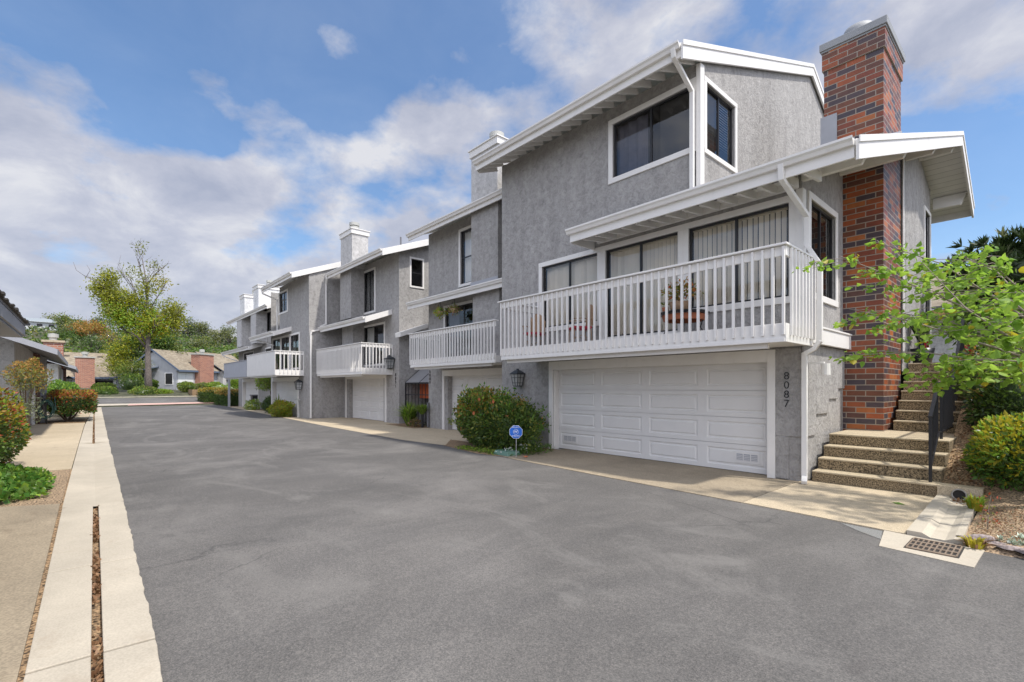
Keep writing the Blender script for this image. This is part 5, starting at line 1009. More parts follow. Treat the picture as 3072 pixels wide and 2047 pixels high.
for l in limbs:
    m.tube(l, [.02, .013, .008, .004], 6); l = [Vector(p) for p in l]
    for a, b, k in zip(l[:-1], l[1:], range(9)):
        for j in range(7 if k else 3):
            f = (j + random.random()) / 7; p = a.lerp(b, f if k else .5 + f / 2); q = p + Vector((random.gauss(-.05, .3), random.gauss(0, .25), random.gauss(-.02, .08))); m.tube([p, (p + q) / 2 + Vector((0, 0, .03)), q], [.006, .005, .003], 4, cap=False)
            for i in range(13): PL.append(p.lerp(q, random.uniform(.3, 1.15)) + Vector((random.gauss(0, .05), random.gauss(0, .05), random.gauss(-.01, .03))))
m.obj('branch', 'stem', t, smooth=True)
P = np.array([tuple(p) for p in PL]); n = len(P); d = RNG.normal(size=(n, 3)) * .8; d[:, 2] -= .4; d[:, 0] -= .35; d = unit(d); s_ = unit(np.cross(d, unit(RNG.normal(size=(n, 3)) * .6 + np.array((0, 0, 1.2))))); nn = np.cross(d, s_); Lz = (.04 + .07 * RNG.random(n) ** 1.3)[:, None]
prof = [(0, 0, 0), (.12, .42, .05), (.4, .5, .1), (.75, .26, .05), (1.05, 0, -.06), (.75, -.26, .05), (.4, -.5, .1), (.12, -.42, .05)]; V = np.stack([P + d * Lz * a + s_ * Lz * b + nn * Lz * c for a, b, c in prof], 1).reshape(-1, 3) - np.array(off(t)); i = np.arange(n) * 8
me = bpy.data.meshes.new('foliage'); me.from_pydata(V.tolist(), [], [tuple(int(x + k) for k in q) for x in i for q in ((0, 1, 2, 3, 4), (0, 4, 5, 6, 7))]); me.materials.append(leaf('leaf_redbud', (.10, .22, .03), (.31, .45, .08), .5)); me.materials.append(M['yel']); me.polygons.foreach_set('material_index', np.repeat((RNG.random(n) < .05).astype(np.int32), 2)); me.update(); o = bpy.data.objects.new('foliage', me); COL.objects.link(o); o.parent = t
# ------------------------------------------------------------------ trees beyond the lane
def bigtree(name, label, base, clusters, limbs, trunk, mats, n, size, group=None, barkm='bark', aspect=.45, parts=True, dens=None):
    t = thing(name, label, 'tree', base, group); B = np.array(base); m = MB()
    m.tube([B + np.array(p) for p in trunk[0]], trunk[1], 10)
    for pts, r in limbs: m.tube([B + np.array(p) for p in pts], r, 5)
    m.obj('trunk', barkm, t, smooth=True); Ps = []; Ms = []; tot = sum(c[3] for c in clusters)
    for k, (c, r, ms, wt) in enumerate(clusters):
        nn = int(n * wt / tot); sub = RNG.normal(size=(max(3, nn // 26), 3)) * np.array(r) * .42; P = B + np.array(c) + sub[RNG.integers(0, len(sub), nn)] + RNG.normal(size=(nn, 3)) * size * 1.5; Ps.append(P); Ms.append(np.array(ms)[pick(nn, [1] * len(ms))])
    leaves('crown', np.vstack(Ps), size, mats, np.concatenate(Ms), t, None, aspect); return t
TX, TY = -66., 5.0; TZ = gz(TX, TY)
def L3(pts): return [tuple(p) for p in pts]
lim = []; rr = random.Random(5)
def limb(a, b, r0, depth, out):
    a, b = Vector(a), Vector(b); md = (a + b) / 2 + Vector((rr.uniform(-.3, .3), rr.uniform(-.3, .3), rr.uniform(-.15, .35))); out.append(([tuple(a), tuple(md), tuple(b)], [r0, r0 * .75, r0 * .5]))
    if depth:
        for k in range(3):
            p = a.lerp(b, rr.uniform(.4, 1)); d = (b - a).length * rr.uniform(.35, .6); v = (b - a).normalized() + Vector((rr.uniform(-.7, .7), rr.uniform(-.8, .8), rr.uniform(-.3, .6))); limb(p, p + v.normalized() * d, r0 * .45, depth - 1, out)
for a, b, r in (((0, 0, 5.2), (0, -3.0, 10.3), .12), ((0, 0, 6.2), (0, 2.4, 8.8), .1), ((0, 0, 7.5), (0, -1.6, 12.6), .07), ((0, .1, 9), (0, 1.6, 12.2), .06), ((0, 0, 10), (0, -.9, 14.6), .06), ((0, 0, 11), (0, .6, 13.6), .05), ((0, -.2, 5.0), (0, -2.2, 7.0), .12), ((.5, 0, 6), (1.5, .5, 8), .1), ((0, 0, 12), (0, 1.5, 14.2), .06), ((0, -.6, 13.8), (0, -.8, 15.6), .035)): limb(a, b, r, 2, lim)
cl = [((0, -3.0, 10.4), (1.2, .9, 1.0), (0, 1), 6), ((0, -3.2, 12.2), (.6, .5, .7), (0, 1), 2.2), ((0, -4.0, 10.9), (.6, .6, .7), (0, 1), 2.2), ((0, -2.7, 8.9), (1.3, 1.3, 1.0), (1, 2, 0), 7), ((0, -1.9, 7.8), (1.4, 1.5, 1.0), (1, 2, 2), 7), ((0, -1.3, 9.9), (1.2, .9, .8), (0, 1), 3), ((0, 0, 8.9), (1.0, .8, 1.2), (1, 2, 0), 4), ((0, .2, 7.4), (1.5, 1.3, .9), (2, 1, 3), 6),
      ((0, 2.1, 9.2), (1.0, .9, 1.1), (0, 1), 4.5), ((0, 2.5, 7.8), (1.0, .7, .9), (0, 1), 3.5), ((0, 1.2, 7.5), (1, .9, .8), (2, 3), 4), ((0, -.2, 11.6), (.8, .8, 1.2), (0, 1), 1.6), ((0, .9, 12.3), (.6, .8, .6), (0, 3), .8), ((0, -1.2, 13.2), (.5, .8, .5), (0,), .5), ((0, .5, 14.0), (.5, .8, .4), (0,), .35), ((0, -.6, 16.0), (.3, .3, .4), (0,), .2)]
bigtree('tall_tree', 'tall yellow-green tree with bare twiggy top in front of the gabled house', (TX, TY, TZ), cl, lim, ([(0, .1, -.4), (0, .05, 2), (.1, 0, 4.2), (0, .05, 6), (0, 0, 9), (0, -.1, 12), (0, -.5, 14.8)], [.40, .31, .26, .21, .14, .075, .03]), ['olive', 'maple', 'lime', 'yel', 'green'], 17000, .27)
X, Y = -80., 5.2; lim = []
for k in range(8): limb((0, 0, 2), (0, -2.8 + .8 * k, 5 + 1.2 * math.sin(k * .9)), .14, 1, lim)
cl = [((0, -2.4, 3.4), (1.5, 1.0, 1.4), (1, 0), 5), ((0, -1.9, 5.0), (1.6, 1.2, 1.2), (1, 1, 2), 6), ((0, -.5, 6.4), (1.6, 1.4, 1.1), (2, 1), 6), ((0, 1.2, 6.7), (1.6, 1.4, 1.2), (2, 3), 6), ((0, 2.7, 6.2), (1.6, 1.2, 1.4), (3, 2), 6), ((0, 3.7, 5.0), (1.4, 1.0, 1.1), (2, 0), 4), ((0, -1.5, 2.6), (1.5, 1.2, .8), (0, 1), 4), ((0, .2, 4.2), (1.8, 1.4, 1.4), (2, 3), 6), ((0, 2.2, 4.2), (1.8, 1.5, 1.2), (3, 2), 5)]
bigtree('spreading_tree', 'wide rounded yellow-green tree behind the tall tree', (X, Y, gz(X, Y)), cl, lim, ([(0, 0, -.4), (0, .3, 2), (0, .2, 4)], [.3, .25, .15]), ['olive', 'maple', 'green', 'dgreen'], 12000, .3)
X, Y = -76., 4.2
bigtree('small_tree', 'small leafy tree with a pale stem left of the tall trunk', (X, Y, gz(X, Y)), [((0, -.6, 2.2), (1, 1.1, .9), (0, 1), 3), ((0, .6, 2.9), (.9, 1.0, .8), (1, 0), 3), ((0, 0, 1.4), (1, 1.1, .6), (0,), 2)], [([(0, 0, .3), (0, .8, 2), (0, 1, 3.2)], [.1, .07, .03])], ([(0, 0, -.4), (0, -.1, 1.5), (0, 0, 3)], [.14, .1, .05]), ['green', 'olive'], 2600, .22, barkm='barkl')
# hillside: trees one by one, then the scrub as one mass
HT = 'trees on the hillside'
def hilltree(label, x, y, h, w, mats, n=1500, trunkm='bark', lean=0, size=.75, bare=.3, seed=0):
    r = random.Random(seed); cl = []
    for k in range(9): a = r.uniform(0, 6.28); q = r.random() ** .5; cl.append(((w * .5 * q * math.cos(a) * .8, lean + w * .46 * q * math.sin(a) * 1.1, h * (bare + .1 + (1 - bare - .12) * (r.uniform(.25, 1) - .28 * q))), (w * .2, w * .2, h * .13), list(range(len(mats))), 1))
    lm = [([(0, lean * .6, h * bare), (c[0][0] * .6, (c[0][1] + lean * .6) / 2, (h * bare + c[0][2]) / 2 + .3), c[0]], [w * .022, w * .016, w * .007]) for c in cl]
    return bigtree('hill_tree', label, (x, y, gz(x, y) - .3), cl, lm, ([(0, 0, 0), (0, lean * .3, h * bare * .5), (0, lean * .6, h * bare + .3)], [w * .035, w * .03, w * .024]), mats, n, size, HT, trunkm, .6)
hilltree('orange-leaved hillside tree with a pale slanting trunk', -206, 2.6, 7.6, 8.6, ['orange', 'orange', 'tip', 'olive'], 2600, 'barkl', -2.4, .5, .4, 3)
hilltree('broad grey-green tree on the hilltop left of the orange one', -232, -4.2, 8.0, 8.5, ['grey_g', 'olive', 'green'], 2400, 'bark', 0, .6, .12, 4)
hilltree('tall thin-trunked grey-green tree just left of the orange tree', -215, -4.0, 5.8, 4.5, ['grey_g', 'olive'], 1300, 'barkl', 0, .5, .4, 5)
hilltree('bluish eucalyptus between the orange tree and the tall tree', -236, 4.3, 7.1, 6.5, ['grey_g', 'dgreen', 'grey_g'], 1700, 'bark', 0, .55, .15, 6)
hilltree('dark small tree beside the white hilltop house', -252, -10.5, 5.8, 4.0, ['grey_g', 'olive'], 900, 'bark', 0, .5, .1, 7)
hilltree('narrow upright eucalyptus right of the tall tree', -240, 31.3, 7.7, 5.4, ['grey_g', 'green', 'grey_g'], 1500, 'bark', 0, .55, .2, 8)
hilltree('twin crowned eucalyptus on the hill crest', -240, 36.8, 7.4, 7.0, ['grey_g', 'olive', 'grey_g'], 1700, 'bark', 0, .55, .25, 9)
hilltree('wide loose eucalyptus beside the far end townhouse roof', -225, 43.9, 7.7, 8.0, ['grey_g', 'olive', 'grey_g'], 1900, 'bark', 0, .55, .15, 10)
hilltree('fading brownish tree at the foot of the orange one', -196, 4.5, 4.8, 5.0, ['tip', 'olive', 'grey_g'], 1100, 'bark', 0, .45, .15, 11)
hilltree('deep green low tree under the white hilltop house', -200, -5.2, 4.3, 5.0, ['green', 'dgreen'], 1300, 'bark', 0, .5, .06, 12)
hilltree('dark rounded tree at the foot of the broad grey-green one', -208, -2.0, 3.8, 6.0, ['dgreen', 'green'], 1400, 'bark', 0, .5, .06, 15)
hilltree('dark spreading tree on the slope below the orange one', -180, 1.0, 4.0, 7.0, ['dgreen', 'green', 'grey_g'], 1500, 'bark', 0, .45, .06, 21)
hilltree('grey-green tree between the hillside houses', -236, 41.2, 5.2, 5.0, ['grey_g', 'olive'], 1200, 'bark', 0, .5, .1, 22)
hilltree('dusky tree on the slope above the gabled house', -190, 28.0, 3.8, 7.0, ['grey_g', 'dgreen', 'olive'], 1500, 'bark', 0, .5, .06, 23)
hilltree('low leafy hillside tree below the two eucalyptus', -215, 33.5, 3.9, 6.5, ['olive', 'green', 'grey_g'], 1500, 'bark', 0, .5, .06, 16)
n = 16000; A = RNG.uniform(-262, -120, n); B = -35 + RNG.random(n) * 100; clump = np.sin(A * .21) * np.sin(B * .33) + .6 * np.sin(A * .09 + B * .17); q = clump > -.75; A, B, clump = A[q], B[q], clump[q]
Z = np.array([gz(a, b) for a, b in zip(A, B)]) + (1.2 + clump) * 1.0 * RNG.random(len(A)); mi = RNG.integers(0, 3, len(A)); sel = np.sin(A * .13 + B * .21); mi = np.where(sel > .3, 3, np.where(sel < -.9, 4, mi))
leaves('hill_scrub', np.column_stack([A, B, Z]), .95, ['dgreen', 'grey_g', 'olive', 'green', 'dgreen'], mi, kind='stuff', aspect=.7)
# ------------------------------------------------------------------ small things
SG = thing('alarm_sign', 'small blue octagonal security sign on a thin stake before the shrub', 'sign', (-8.37, 7.54, 0)); cx, cy, cz, rr_ = -8.36, 7.53, .6, .165
def octa(r, y0, y1, mat, name):
    m = MB(); P = [(cx + r * math.cos(R(22.5 + 45 * k)), cz + r * math.sin(R(22.5 + 45 * k))) for k in range(8)]; a = R(38)
    rot = lambda x, y, z: (cx + (x - cx) * math.cos(a) - (y - cy) * math.sin(a), cy + (x - cx) * math.sin(a) + (y - cy) * math.cos(a), z)
    m.prism([rot(x, y0, z) for x, z in P], [rot(x, y1, z) for x, z in P]); return fixn(m.obj(name, mat, SG))
octa(rr_, cy - .003, cy + .003, 'signw', 'sign_board'); octa(rr_ * .955, cy - .005, cy - .0035, 'sign', 'sign_face')
a = R(38); nx, ny = math.sin(a), -math.cos(a)
def st(b, s, dz, k=.0075): return text(SG, 'lettering', b, s, (cx + nx * k, cy + ny * k, cz + dz), (R(90), 0, a), 'signw', .0008, bold=.0)
st('SECURITY', .043, .108); st('W', .085, .004); st('WESTEC', .05, -.095)
m = MB(); n = 24
for k in range(n):
    A0, A1 = 2 * math.pi * k / n, 2 * math.pi * (k + 1) / n; P = lambda r, t: (cx + r * math.cos(t) * math.cos(a) + nx * .0065, cy + r * math.cos(t) * math.sin(a) + ny * .0065, cz + .003 + r * math.sin(t)); m.face([P(.062, A0), P(.062, A1), P(.056, A1), P(.056, A0)])
m.obj('emblem_ring', 'signw', SG); m = MB(); m.tube([(-8.37, 7.545, -.02), (-8.362, 7.542, .5)], .008, 6); m.obj('stake', 'steel', SG)
m = MB(); m.prism([(-9.1, 7.5, .11), (-8.62, 7.5, .11), (-8.6, 7.85, .11), (-9.12, 7.85, .11)], [(-9.14, 7.46, 0), (-8.58, 7.46, 0), (-8.56, 7.9, 0), (-9.16, 7.9, 0)]); o = fixn(m.obj('valve_box', 'lid', bevel=.015)); tag(o, 'low green plastic valve box at the foot of the sign', 'valve box')
# balcony furniture
def chair(label, x, y, rz):
    t = thing('patio_chair', label, 'chair', (x, y, 2.57), 'red-cushioned chairs on the near balcony', rz, True); m = MB()
    for sx in (-.2, .2):
        m.tube([(sx, -.22, 0), (sx * .9, -.2, .44), (sx * 1.1, -.25, .66)], .012, 6); m.tube([(sx, .24, 0), (sx * .9, .2, .44), (sx * .9, .26, .95)], .012, 6); m.tube([(sx * 1.1, -.25, .66), (sx * 1.1, 0, .68), (sx * .95, .22, .66)], .012, 6)
    m.tube([(-.19, .2, .42), (.19, .2, .42)], .012, 6); m.tube([(-.19, -.2, .42), (.19, -.2, .42)], .012, 6)
    for k in (-.1, .1): m.tube([(k, -.2, .2), (k * 2, 0, .3), (k, .2, .2)], .008, 5)
    m.obj('frame', 'wick', t, smooth=True); m = MB(); m.box(-.22, .22, -.23, .22, .44, .5); m.obj('cushion', 'redc', t, .02)
    m = MB(); n = 8; top = [(-.22 + .44 * k / n, .27, .62 + .42 * math.sin(math.pi * (.15 + .7 * k / n))) for k in range(n + 1)]
    m.prism([(-.2, .23, .52)] + [(x, .25, z) for x, y, z in top] + [(.2, .23, .52)], [(-.2, .26, .52)] + [(x, .28, z) for x, y, z in top] + [(.2, .26, .52)]); fixn(m.obj('backrest', 'wick', t)); return t
chair('red-cushioned chair at the far end of the near balcony', -9.0, 8.75, R(25)); chair('red-cushioned chair nearer the middle of the near balcony', -7.4, 8.7, R(-30))
t = thing('patio_table', 'round dark-topped table with terracotta rim on the near balcony', 'table', (-4.72, 8.6, 2.57)); m = MB(); m.lathe([(0, .47), (.46, .47), (.47, .5), (.44, .52), (0, .52)], (-4.72, 8.6, 2.57), 28); m.obj('tabletop', 'black', t); m = MB(); m.lathe([(.36, .35), (.38, .36), (.4, .46), (.37, .46), (.35, .36)], (-4.72, 8.6, 2.57), 24); m.obj('apron', 'terra', t)
for k in range(4): A0 = k * 1.57 + .5; m = MB(); m.tube([(-4.72 + .36 * math.cos(A0), 8.6 + .36 * math.sin(A0), 3.0), (-4.72 + .3 * math.cos(A0), 8.6 + .3 * math.sin(A0), 2.8), (-4.72 + .42 * math.cos(A0), 8.6 + .42 * math.sin(A0), 2.58)], .011, 6); m.obj('leg', 'black', t)
t = thing('potted_plant', 'flowering jade plant in a wide grey pot on the balcony table', 'plant', (-4.8, 8.6, 3.09)); m = MB(); m.lathe([(0, 0), (.15, 0), (.21, .2), (.18, .2), (0, .18)], (-4.8, 8.6, 3.092), 18); m.obj('pot', 'wick', t, smooth=True); P, D = blob((-4.76, 8.6, 3.52), (.3, .26, .2), 420, 3, .2, .8); leaves('foliage', P, .07, ['olive', 'flower', 'tip', 'orange'], pick(len(P), (3, 1, 2, 1)), t, D, .6)
m = MB()
for k in range(5): m.tube([(-4.8, 8.6, 3.28), (-4.78 + .13 * math.cos(k * 1.3), 8.6 + .13 * math.sin(k * 1.3), 3.5)], [.015, .008], 5)
m.obj('stem', 'twig', t); t = thing('potted_plant', 'tiny succulent in a terracotta pot at the table edge', 'plant', (-5.08, 8.5, 3.09)); m = MB(); m.lathe([(0, 0), (.05, 0), (.07, .12), (.05, .12), (0, .1)], (-5.05, 8.5, 3.092), 14); m.obj('pot', 'terra', t, smooth=True); P, D = blob((-5.05, 8.5, 3.25), (.09, .09, .07), 60, 3, .2, .8); leaves('foliage', P, .06, ['green', 'olive'], pick(len(P), (1, 1)), t, D, .4)
# hanging plants
for x, l, ms in ((-15.0, 'bright green hanging plant left over the second balcony', ['lime', 'yel', 'green']), (-14.1, 'dry brownish hanging basket before the second balcony door', ['dry', 'olive', 'twig'])):
    t = thing('hanging_plant', l, 'hanging plant', (x, 9.75, 4.3), 'hanging plants of the second townhouse'); m = MB()
    for k in range(3): m.tube([(x, 9.75, 4.85), (x + .12 * math.cos(k * 2.1), 9.75 + .12 * math.sin(k * 2.1), 4.42)], .006, 4)
    m.obj('hanger', 'black', t); m = MB(); m.lathe([(0, 0), (.09, 0), (.14, .13), (.12, .13), (0, .1)], (x, 9.75, 4.3), 12); m.obj('pot', 'wick', t, smooth=True); P, D = blob((x, 9.75, 4.42), (.21, .2, .15), 260, 5, .2, .7); leaves('foliage', P, .1, ms[:2] + ['green'], pick(len(P), (2, 2, 1)), t, D, .3, droop=.6)
# hose stand
t = thing('hose_stand', 'black hose stand with a coiled green hose beside the brick post', 'hose', (-30.0, -1.35, 0)); m = MB()
m.tube([(-30, -1.35, 0), (-30, -1.35, .35)], .02, 6); m.tube([(-30, -1.5, .35), (-30, -1.5, 1.25), (-30, -1.2, 1.25), (-30, -1.2, .9)], .025, 6); m.tube([(-30, -1.5, .95), (-30, -1.15, .95)], .02, 6); m.box(-30.03, -29.97, -1.35, -1.2, .85, 1.0); m.obj('stand', 'black', t); m = MB()
for k in range(6): m.tube([(-29.95 + .02 * k, -1.36 + .03 * math.sin(k) + (.2 + .02 * (k % 3)) * math.cos(a_), .66 + .05 * math.sin(k * 2) + (.36 + .03 * (k % 2)) * math.sin(a_)) for a_ in [2 * math.pi * q / 20 for q in range(21)]], .016, 5, cap=False)
m.tube([(-29.9, -1.4, 1.1), (-29.9, -1.15, .7), (-29.88, -1.05, .6), (-29.9, -1.1, 1.2)], .016, 5); m.obj('hose', 'tube', t, smooth=True)
# things at the head of the steps and on the bank
t = thing('folding_chair', 'bright red folded chair leaning at the entrance wall', 'chair', (-2.02, 15.3, 2.18)); m = MB(); m.beam((-2.02, 15.2, 2.18), (-2.12, 15.2, 3.4), .05, .05); m.beam((-2.02, 15.55, 2.18), (-2.12, 15.55, 3.4), .05, .05); m.beam((-2.1, 15.2, 3.3), (-2.1, 15.55, 3.3), .05, .05); m.beam((-2.06, 15.2, 2.7), (-2.06, 15.55, 2.7), .05, .05); m.obj('frame', 'redp', t)
t = tuft('potted_palm', 'spiky dark potted plant by the chimney at the top of the steps', 'plant', (-1.98, 14.1, 2.2), .75, 70, .5, ('dgreen', 'grey_g'), stalk=.5); m = MB(); m.lathe([(0, 0), (.16, 0), (.22, .34), (.19, .34), (0, .3)], (-1.96, 14.1, 2.18), 16); m.obj('pot', 'black', t, smooth=True)
t = shrub('potted_plant', 'leafy plant in a red pot at the top of the handrail', 'plant', (-1.3, 14.9, 3.0), (.3, .3, .42), 500, .12, ['green', 'dgreen'], (1, 1), seed=3, core_mat=None); m = MB(); m.lathe([(0, 0), (.11, 0), (.16, .3), (.13, .3), (0, .27)], (-1.3, 14.9, 2.3), 16); m.obj('pot', 'redp', t, smooth=True); m = MB(); m.lathe([(0, 0), (.12, 0), (.12, .115), (0, .115)], (-1.3, 14.9, 2.182), 12); m.obj('pot_stand', 'black', t)
for k, (x, y, r, l) in enumerate(((-.5, 7.02, .085, 'long flat stone edging nearest the drain grate'), (-.36, 6.94, .06, 'small rounded stone between the edging stones'), (-.24, 6.83, .09, 'pinkish stone at the bed corner below the succulent'), (-.1, 6.78, .1, 'last edging stone at the picture edge'))):
    m = MB(); nn_ = 14; rs = random.Random(k)
    V = core(None, 'edging_stone', (0, 0, 0), (r * 1.7, r * .8, r * .7), 60 + k, 'rock', 1, .22, 2.2, 16); V.location = (x, y, .03); tag(V, l, 'stone', 'stones edging the mulch bed')
t = thing('succulent', 'pale green rosette succulent among the edging stones', 'plant', (-.24, 7.05, 0)); C, D_ = blob((-.24, 7.05, .05), (.13, .11, .08), 26, 2, .1, .2, .03); P = np.repeat(C, 12, 0); leaves('rosette', P, .05, ['succ'], None, t, np.repeat(D_, 12, 0) * .6, .6)
tuft('grass_clump', 'small bright grass tuft beside the drain channel', 'plant', (-.68, 8.75, .03), .24, 90, .1, ('lime', 'yel')); tuft('grass_clump', 'dry straw-coloured grass tuft by the grate corner', 'plant', (-.53, 6.82, .0), .14, 50, .1, ('dry', 'yel'))
t = thing('sprig', 'thin reddish sprig growing in the mulch bed', 'plant', (-.5, 7.7, 0)); m = MB(); m.tube([(-.5, 7.7, 0), (-.49, 7.7, .25), (-.47, 7.68, .42)], [.006, .005, .003], 5); m.obj('stem', 'stem', t); P = np.array([(-.49 + random.gauss(0, .05), 7.7 + random.gauss(0, .05), random.uniform(.08, .42)) for k in range(50)]); leaves('foliage', P, .035, ['red', 'olive'], pick(50, (1, 1)), t)
# litter in the slot, the channel, and scattered on the bed
x = np.concatenate([RNG.uniform(-5.9, -2.6, 500), RNG.uniform(-8.8, -5.9, 450), RNG.uniform(-30, -18.8, 500)]); keep_ = np.sin(x * 3.1) + RNG.normal(size=len(x)) * .5 > -.1; x = x[keep_]; y = np.array([ip(GC, float(v)) for v in x]) + RNG.uniform(-.024, .024, len(x)); leaves('leaf_litter', np.column_stack([x, y, RNG.uniform(-.035, .008, len(x))]), .05, ['dry'], kind='stuff', up=0, aspect=.6)
x = RNG.uniform(-.98, -.68, 120); y = 9.3 + RNG.normal(size=120) * .08; leaves('leaf_litter', np.column_stack([x, y, RNG.uniform(-.02, .03, 120)]), .07, ['dry'], kind='stuff', up=0); x = RNG.uniform(-1.1, .2, 1500); y = RNG.uniform(9.75, 11.6, 1500); leaves('leaf_litter', np.column_stack([x, y, [bz(a, b) + .01 for a, b in zip(x, y)]]), .05, ['dry'], kind='stuff', up=0)
x = RNG.uniform(-.6, .6, 2600); y = RNG.uniform(6.9, 9.4, 2600); leaves('leaf_litter', np.column_stack([x, y, .03 + np.clip((x + .66) * 2, 0, 1) * .12]), .035, ['dry', 'grey_g'], pick(2600, (5, 1)), kind='stuff', up=0, aspect=.3)
m = MB(); m.face([(-1.52, 8.55, .018), (-1.45, 8.6, .022), (-1.36, 8.52, .016), (-1.45, 8.48, .02)]); tag(m.obj('fallen_leaf', 'ivyc'), 'single green leaf lying on the concrete path', 'leaf')
# sky and light settings
CLOUD_OFF = (0.3, 1.7, 0.0); SKY_STR = .15; SUN_STR = 4.2; EXPO = .14; BACK_FILL = 2.9
CLOUD_SPOTS = [
    ((-0.761, -0.023, 0.649), 9, 0.170),
    ((-0.771, -0.065, 0.634), 7, 0.102),
    ((-0.685, 0.135, 0.716), 5.5, 0.136),
    ((-0.597, 0.186, 0.781), 6, 0.085),
    ((-0.812, -0.054, 0.581), 7, 0.051),
    ((-0.701, 0.242, 0.671), 9, 0.170),
    ((-0.780, 0.127, 0.612), 7, 0.102),
    ((-0.734, 0.115, 0.670), 4, -0.176),
    ((-0.800, 0.012, 0.600), 5, -0.121),
    ((-0.640, 0.168, 0.750), 4, -0.108),
    ((-0.307, 0.537, 0.786), 5, -0.081),
    ((-0.603, 0.369, 0.707), 8, 0.119),
    ((-0.855, -0.009, 0.518), 13, 0.153),
    ((-0.835, 0.120, 0.537), 10, 0.102),
    ((-0.950, -0.037, 0.311), 16, 0.170),
    ((-0.915, 0.174, 0.363), 16, 0.170),
    ((-0.755, 0.443, 0.483), 13, 0.230),
    ((-0.068, 0.700, 0.711), 10, 0.119),
    ((-0.097, 0.790, 0.606), 6, 0.060),
    ((-0.546, 0.354, 0.759), 7, 0.145),
    ((-0.413, 0.418, 0.809), 9, 0.111),
    ((-0.331, 0.455, 0.827), 8, 0.068),
    ((-0.216, 0.564, 0.797), 13, 0.111),
    ((-0.557, 0.428, 0.712), 7, 0.102),
    ((-0.035, 0.687, 0.726), 8, 0.060),
    ((-0.026, 0.769, 0.639), 6, 0.076),
    ((-0.068, 0.917, 0.394), 8, 0.068),
    ((-0.702, -0.024, 0.712), 4, 0.102),
    ((-0.673, 0.047, 0.738), 4, 0.068),
    ((-0.690, 0.086, 0.718), 4, 0.051),
    ((-0.582, 0.222, 0.782), 5, 0.068),
    ((-0.113, 0.636, 0.763), 6, 0.068),
    ((-0.612, 0.088, 0.786), 14, -0.189),
    ((-0.516, 0.241, 0.822), 10, -0.162),
    ((-0.685, -0.046, 0.727), 10, -0.189),
    ((-0.616, 0.252, 0.746), 5, -0.270),
    ((-0.752, 0.093, 0.652), 4, -0.176),
    ((-0.408, 0.477, 0.778), 5, -0.068),
    ((-0.918, 0.000, 0.397), 5, -0.230),
    ((-0.836, 0.233, 0.496), 5, -0.081),
    ((-0.721, 0.359, 0.593), 4, -0.135),
    ((-0.703, 0.049, 0.710), 4, -0.135),
    ((-0.757, 0.040, 0.652), 4, -0.135),
    ((-0.714, 0.156, 0.683), 5, -0.162),
    ((-0.538, 0.310, 0.784), 4, -0.108),
    ((-0.469, 0.396, 0.790), 3, -0.108),
    ((-0.063, 0.851, 0.521), 13, -0.216),
    ((-0.100, 0.750, 0.654), 8, -0.135),
    ((-0.167, 0.809, 0.564), 9, -0.108),
]
# ------------------------------------------------------------------ sky, sun, camera
W = bpy.data.worlds.new('World'); SC.world = W; W.use_nodes = True; nt = W.node_tree; nt.nodes.clear()
SUN_EL, SUN_AZ = R(60), (.55, .16)          # direction towards the sun: (.33, .16, 1)
sd = Vector((SUN_AZ[0], SUN_AZ[1], 1)).normalized()
sky = N(nt, 'TexSky', sky_type='NISHITA'); sky.sun_disc = False; sky.sun_elevation = math.asin(sd.z); sky.sun_rotation = math.atan2(sd.x, sd.y); sky.air_density = 1.0; sky.dust_density = .6; sky.ozone_density = 2.0
tc = N(nt, 'TexCoord'); nrm = N(nt, 'VectorMath', operation='NORMALIZE'); L(nt, tc.outputs['Generated'], nrm.inputs[0]); dv = nrm.outputs[0]
mp = N(nt, 'Mapping'); mp.inputs['Scale'].default_value = (1, 1, 3.0); mp.inputs['Location'].default_value = CLOUD_OFF; L(nt, dv, mp.inputs[0])
wp = N(nt, 'VectorMath', operation='MULTIPLY'); L(nt, dv, wp.inputs[0]); wp.inputs[1].default_value = (1, 1, 2); wn = N(nt, 'VectorMath', operation='NORMALIZE'); L(nt, wp.outputs[0], wn.inputs[0])
mp2 = N(nt, 'Mapping'); mp2.inputs['Location'].default_value = CLOUD_OFF; L(nt, wn.outputs[0], mp2.inputs[0])
f1 = noise(nt, mp2.outputs[0], 5.5, 9, .55, .15); f2 = noise(nt, mp2.outputs[0], 14, 7, .6, .2)
ad = N(nt, 'MixRGB'); ad.inputs[0].default_value = .34; L(nt, f1, ad.inputs[1]); L(nt, f2, ad.inputs[2]); ct = N(nt, 'Math', operation='MULTIPLY_ADD'); L(nt, ad.outputs[0], ct.inputs[0]); ct.inputs[1].default_value = 1.45; ct.inputs[2].default_value = -.225; cur = ct.outputs[0]
sz = N(nt, 'SeparateXYZ'); L(nt, dv, sz.inputs[0]); lo_ = N(nt, 'MapRange', interpolation_type='SMOOTHSTEP'); L(nt, sz.outputs[2], lo_.inputs[0]); lo_.inputs[1].default_value = .02; lo_.inputs[2].default_value = .3; lo_.inputs[3].default_value = .12; lo_.inputs[4].default_value = 0; a0 = N(nt, 'Math', operation='ADD'); L(nt, cur, a0.inputs[0]); L(nt, lo_.outputs[0], a0.inputs[1]); cur = a0.outputs[0]
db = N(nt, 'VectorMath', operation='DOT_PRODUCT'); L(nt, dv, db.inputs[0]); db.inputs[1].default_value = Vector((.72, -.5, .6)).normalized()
mr_b = N(nt, 'MapRange', interpolation_type='SMOOTHSTEP'); L(nt, db.outputs['Value'], mr_b.inputs[0]); mr_b.inputs[1].default_value = .05; mr_b.inputs[2].default_value = .8
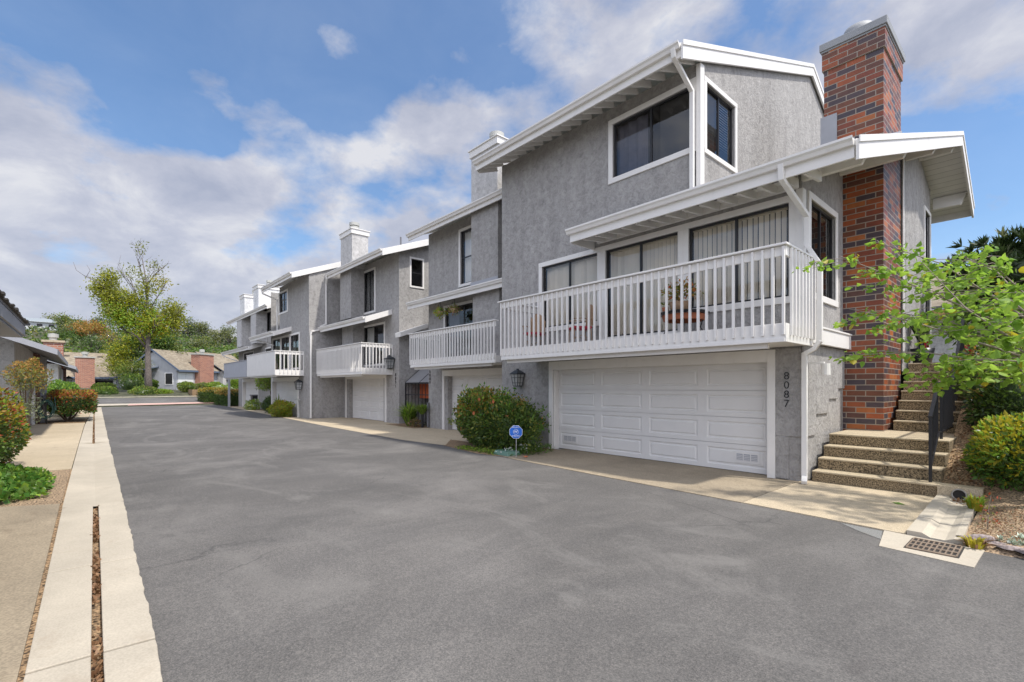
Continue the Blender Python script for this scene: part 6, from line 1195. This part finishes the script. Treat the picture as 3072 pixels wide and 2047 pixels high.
for (dx, dy, dz), rad, amp in CLOUD_SPOTS:      # broad clearings and banks, fixed in the sky
    dt = N(nt, 'VectorMath', operation='DOT_PRODUCT'); L(nt, wn.outputs[0], dt.inputs[0]); dt.inputs[1].default_value = Vector((dx, dy, dz)).normalized()
    mr = N(nt, 'MapRange', interpolation_type='SMOOTHSTEP'); L(nt, dt.outputs['Value'], mr.inputs[0]); mr.inputs[1].default_value = math.cos(R(rad)); mr.inputs[2].default_value = 1; mr.inputs[3].default_value = 0; mr.inputs[4].default_value = amp
    a_ = N(nt, 'Math', operation='ADD'); L(nt, cur, a_.inputs[0]); L(nt, mr.outputs[0], a_.inputs[1]); cur = a_.outputs[0]
a_ = N(nt, 'Math', operation='MULTIPLY_ADD'); L(nt, mr_b.outputs[0], a_.inputs[0]); a_.inputs[1].default_value = .2; L(nt, cur, a_.inputs[2]); cur = a_.outputs[0]  # thickens cloud cover where the added fill glow behind the camera sits
cov = ramp(nt, cur, [(.44, (.11,) * 3), (.54, (.45,) * 3), (.68, (.93,) * 3)])
cc = ramp(nt, noise(nt, mp2.outputs[0], 6.5, 9, .6, .25), [(.32, (2.6, 2.8, 3.5)), (.5, (3.55, 3.65, 4.2)), (.66, (4.8, 4.8, 5.0))])
dt = N(nt, 'VectorMath', operation='DOT_PRODUCT'); L(nt, dv, dt.inputs[0]); dt.inputs[1].default_value = Vector((.72, -.5, .6)).normalized(); mr = N(nt, 'MapRange', interpolation_type='SMOOTHSTEP'); L(nt, dt.outputs['Value'], mr.inputs[0]); mr.inputs[1].default_value = .05; mr.inputs[2].default_value = .95; mr.inputs[3].default_value = 1; mr.inputs[4].default_value = BACK_FILL  # added bright cloud behind the camera, out of view, lifts the shaded fronts
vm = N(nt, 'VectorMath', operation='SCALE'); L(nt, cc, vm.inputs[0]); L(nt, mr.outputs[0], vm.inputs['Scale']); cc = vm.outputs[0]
hz = N(nt, 'HueSaturation'); hz.inputs['Saturation'].default_value = 1.18; hz.inputs['Value'].default_value = 1.12; L(nt, sky.outputs[0], hz.inputs['Color'])
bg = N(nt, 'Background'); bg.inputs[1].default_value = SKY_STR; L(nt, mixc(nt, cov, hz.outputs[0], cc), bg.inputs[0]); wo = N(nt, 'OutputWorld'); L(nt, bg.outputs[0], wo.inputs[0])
ld = bpy.data.lights.new('sun', 'SUN'); ld.energy = SUN_STR; ld.angle = R(2.5); ld.color = (1, .95, .87); lo = bpy.data.objects.new('sun', ld); COL.objects.link(lo); lo.rotation_euler = sd.to_track_quat('Z', 'Y').to_euler()
cam = bpy.data.cameras.new('camera'); co_ = bpy.data.objects.new('camera', cam); COL.objects.link(co_); co_.location = (0, 0, 1.65); th = math.atan2(1275, 1439); co_.rotation_euler = (R(90), 0, math.pi / 2 - th)
cam.sensor_width = 36; cam.lens = 1439 / 3072 * 36; cam.shift_y = 138.5 / 3072; cam.clip_end = 3000; cam.clip_start = .05; SC.camera = co_
SC.view_settings.view_transform = 'Standard'; SC.view_settings.look = 'None'; SC.view_settings.exposure = EXPO; SC.view_settings.gamma = 1; SC.view_settings.use_curve_mapping = False
SC.render.engine = 'CYCLES'; SC.cycles.max_bounces = 7; SC.cycles.transparent_max_bounces = 10; SC.cycles.use_denoising = True
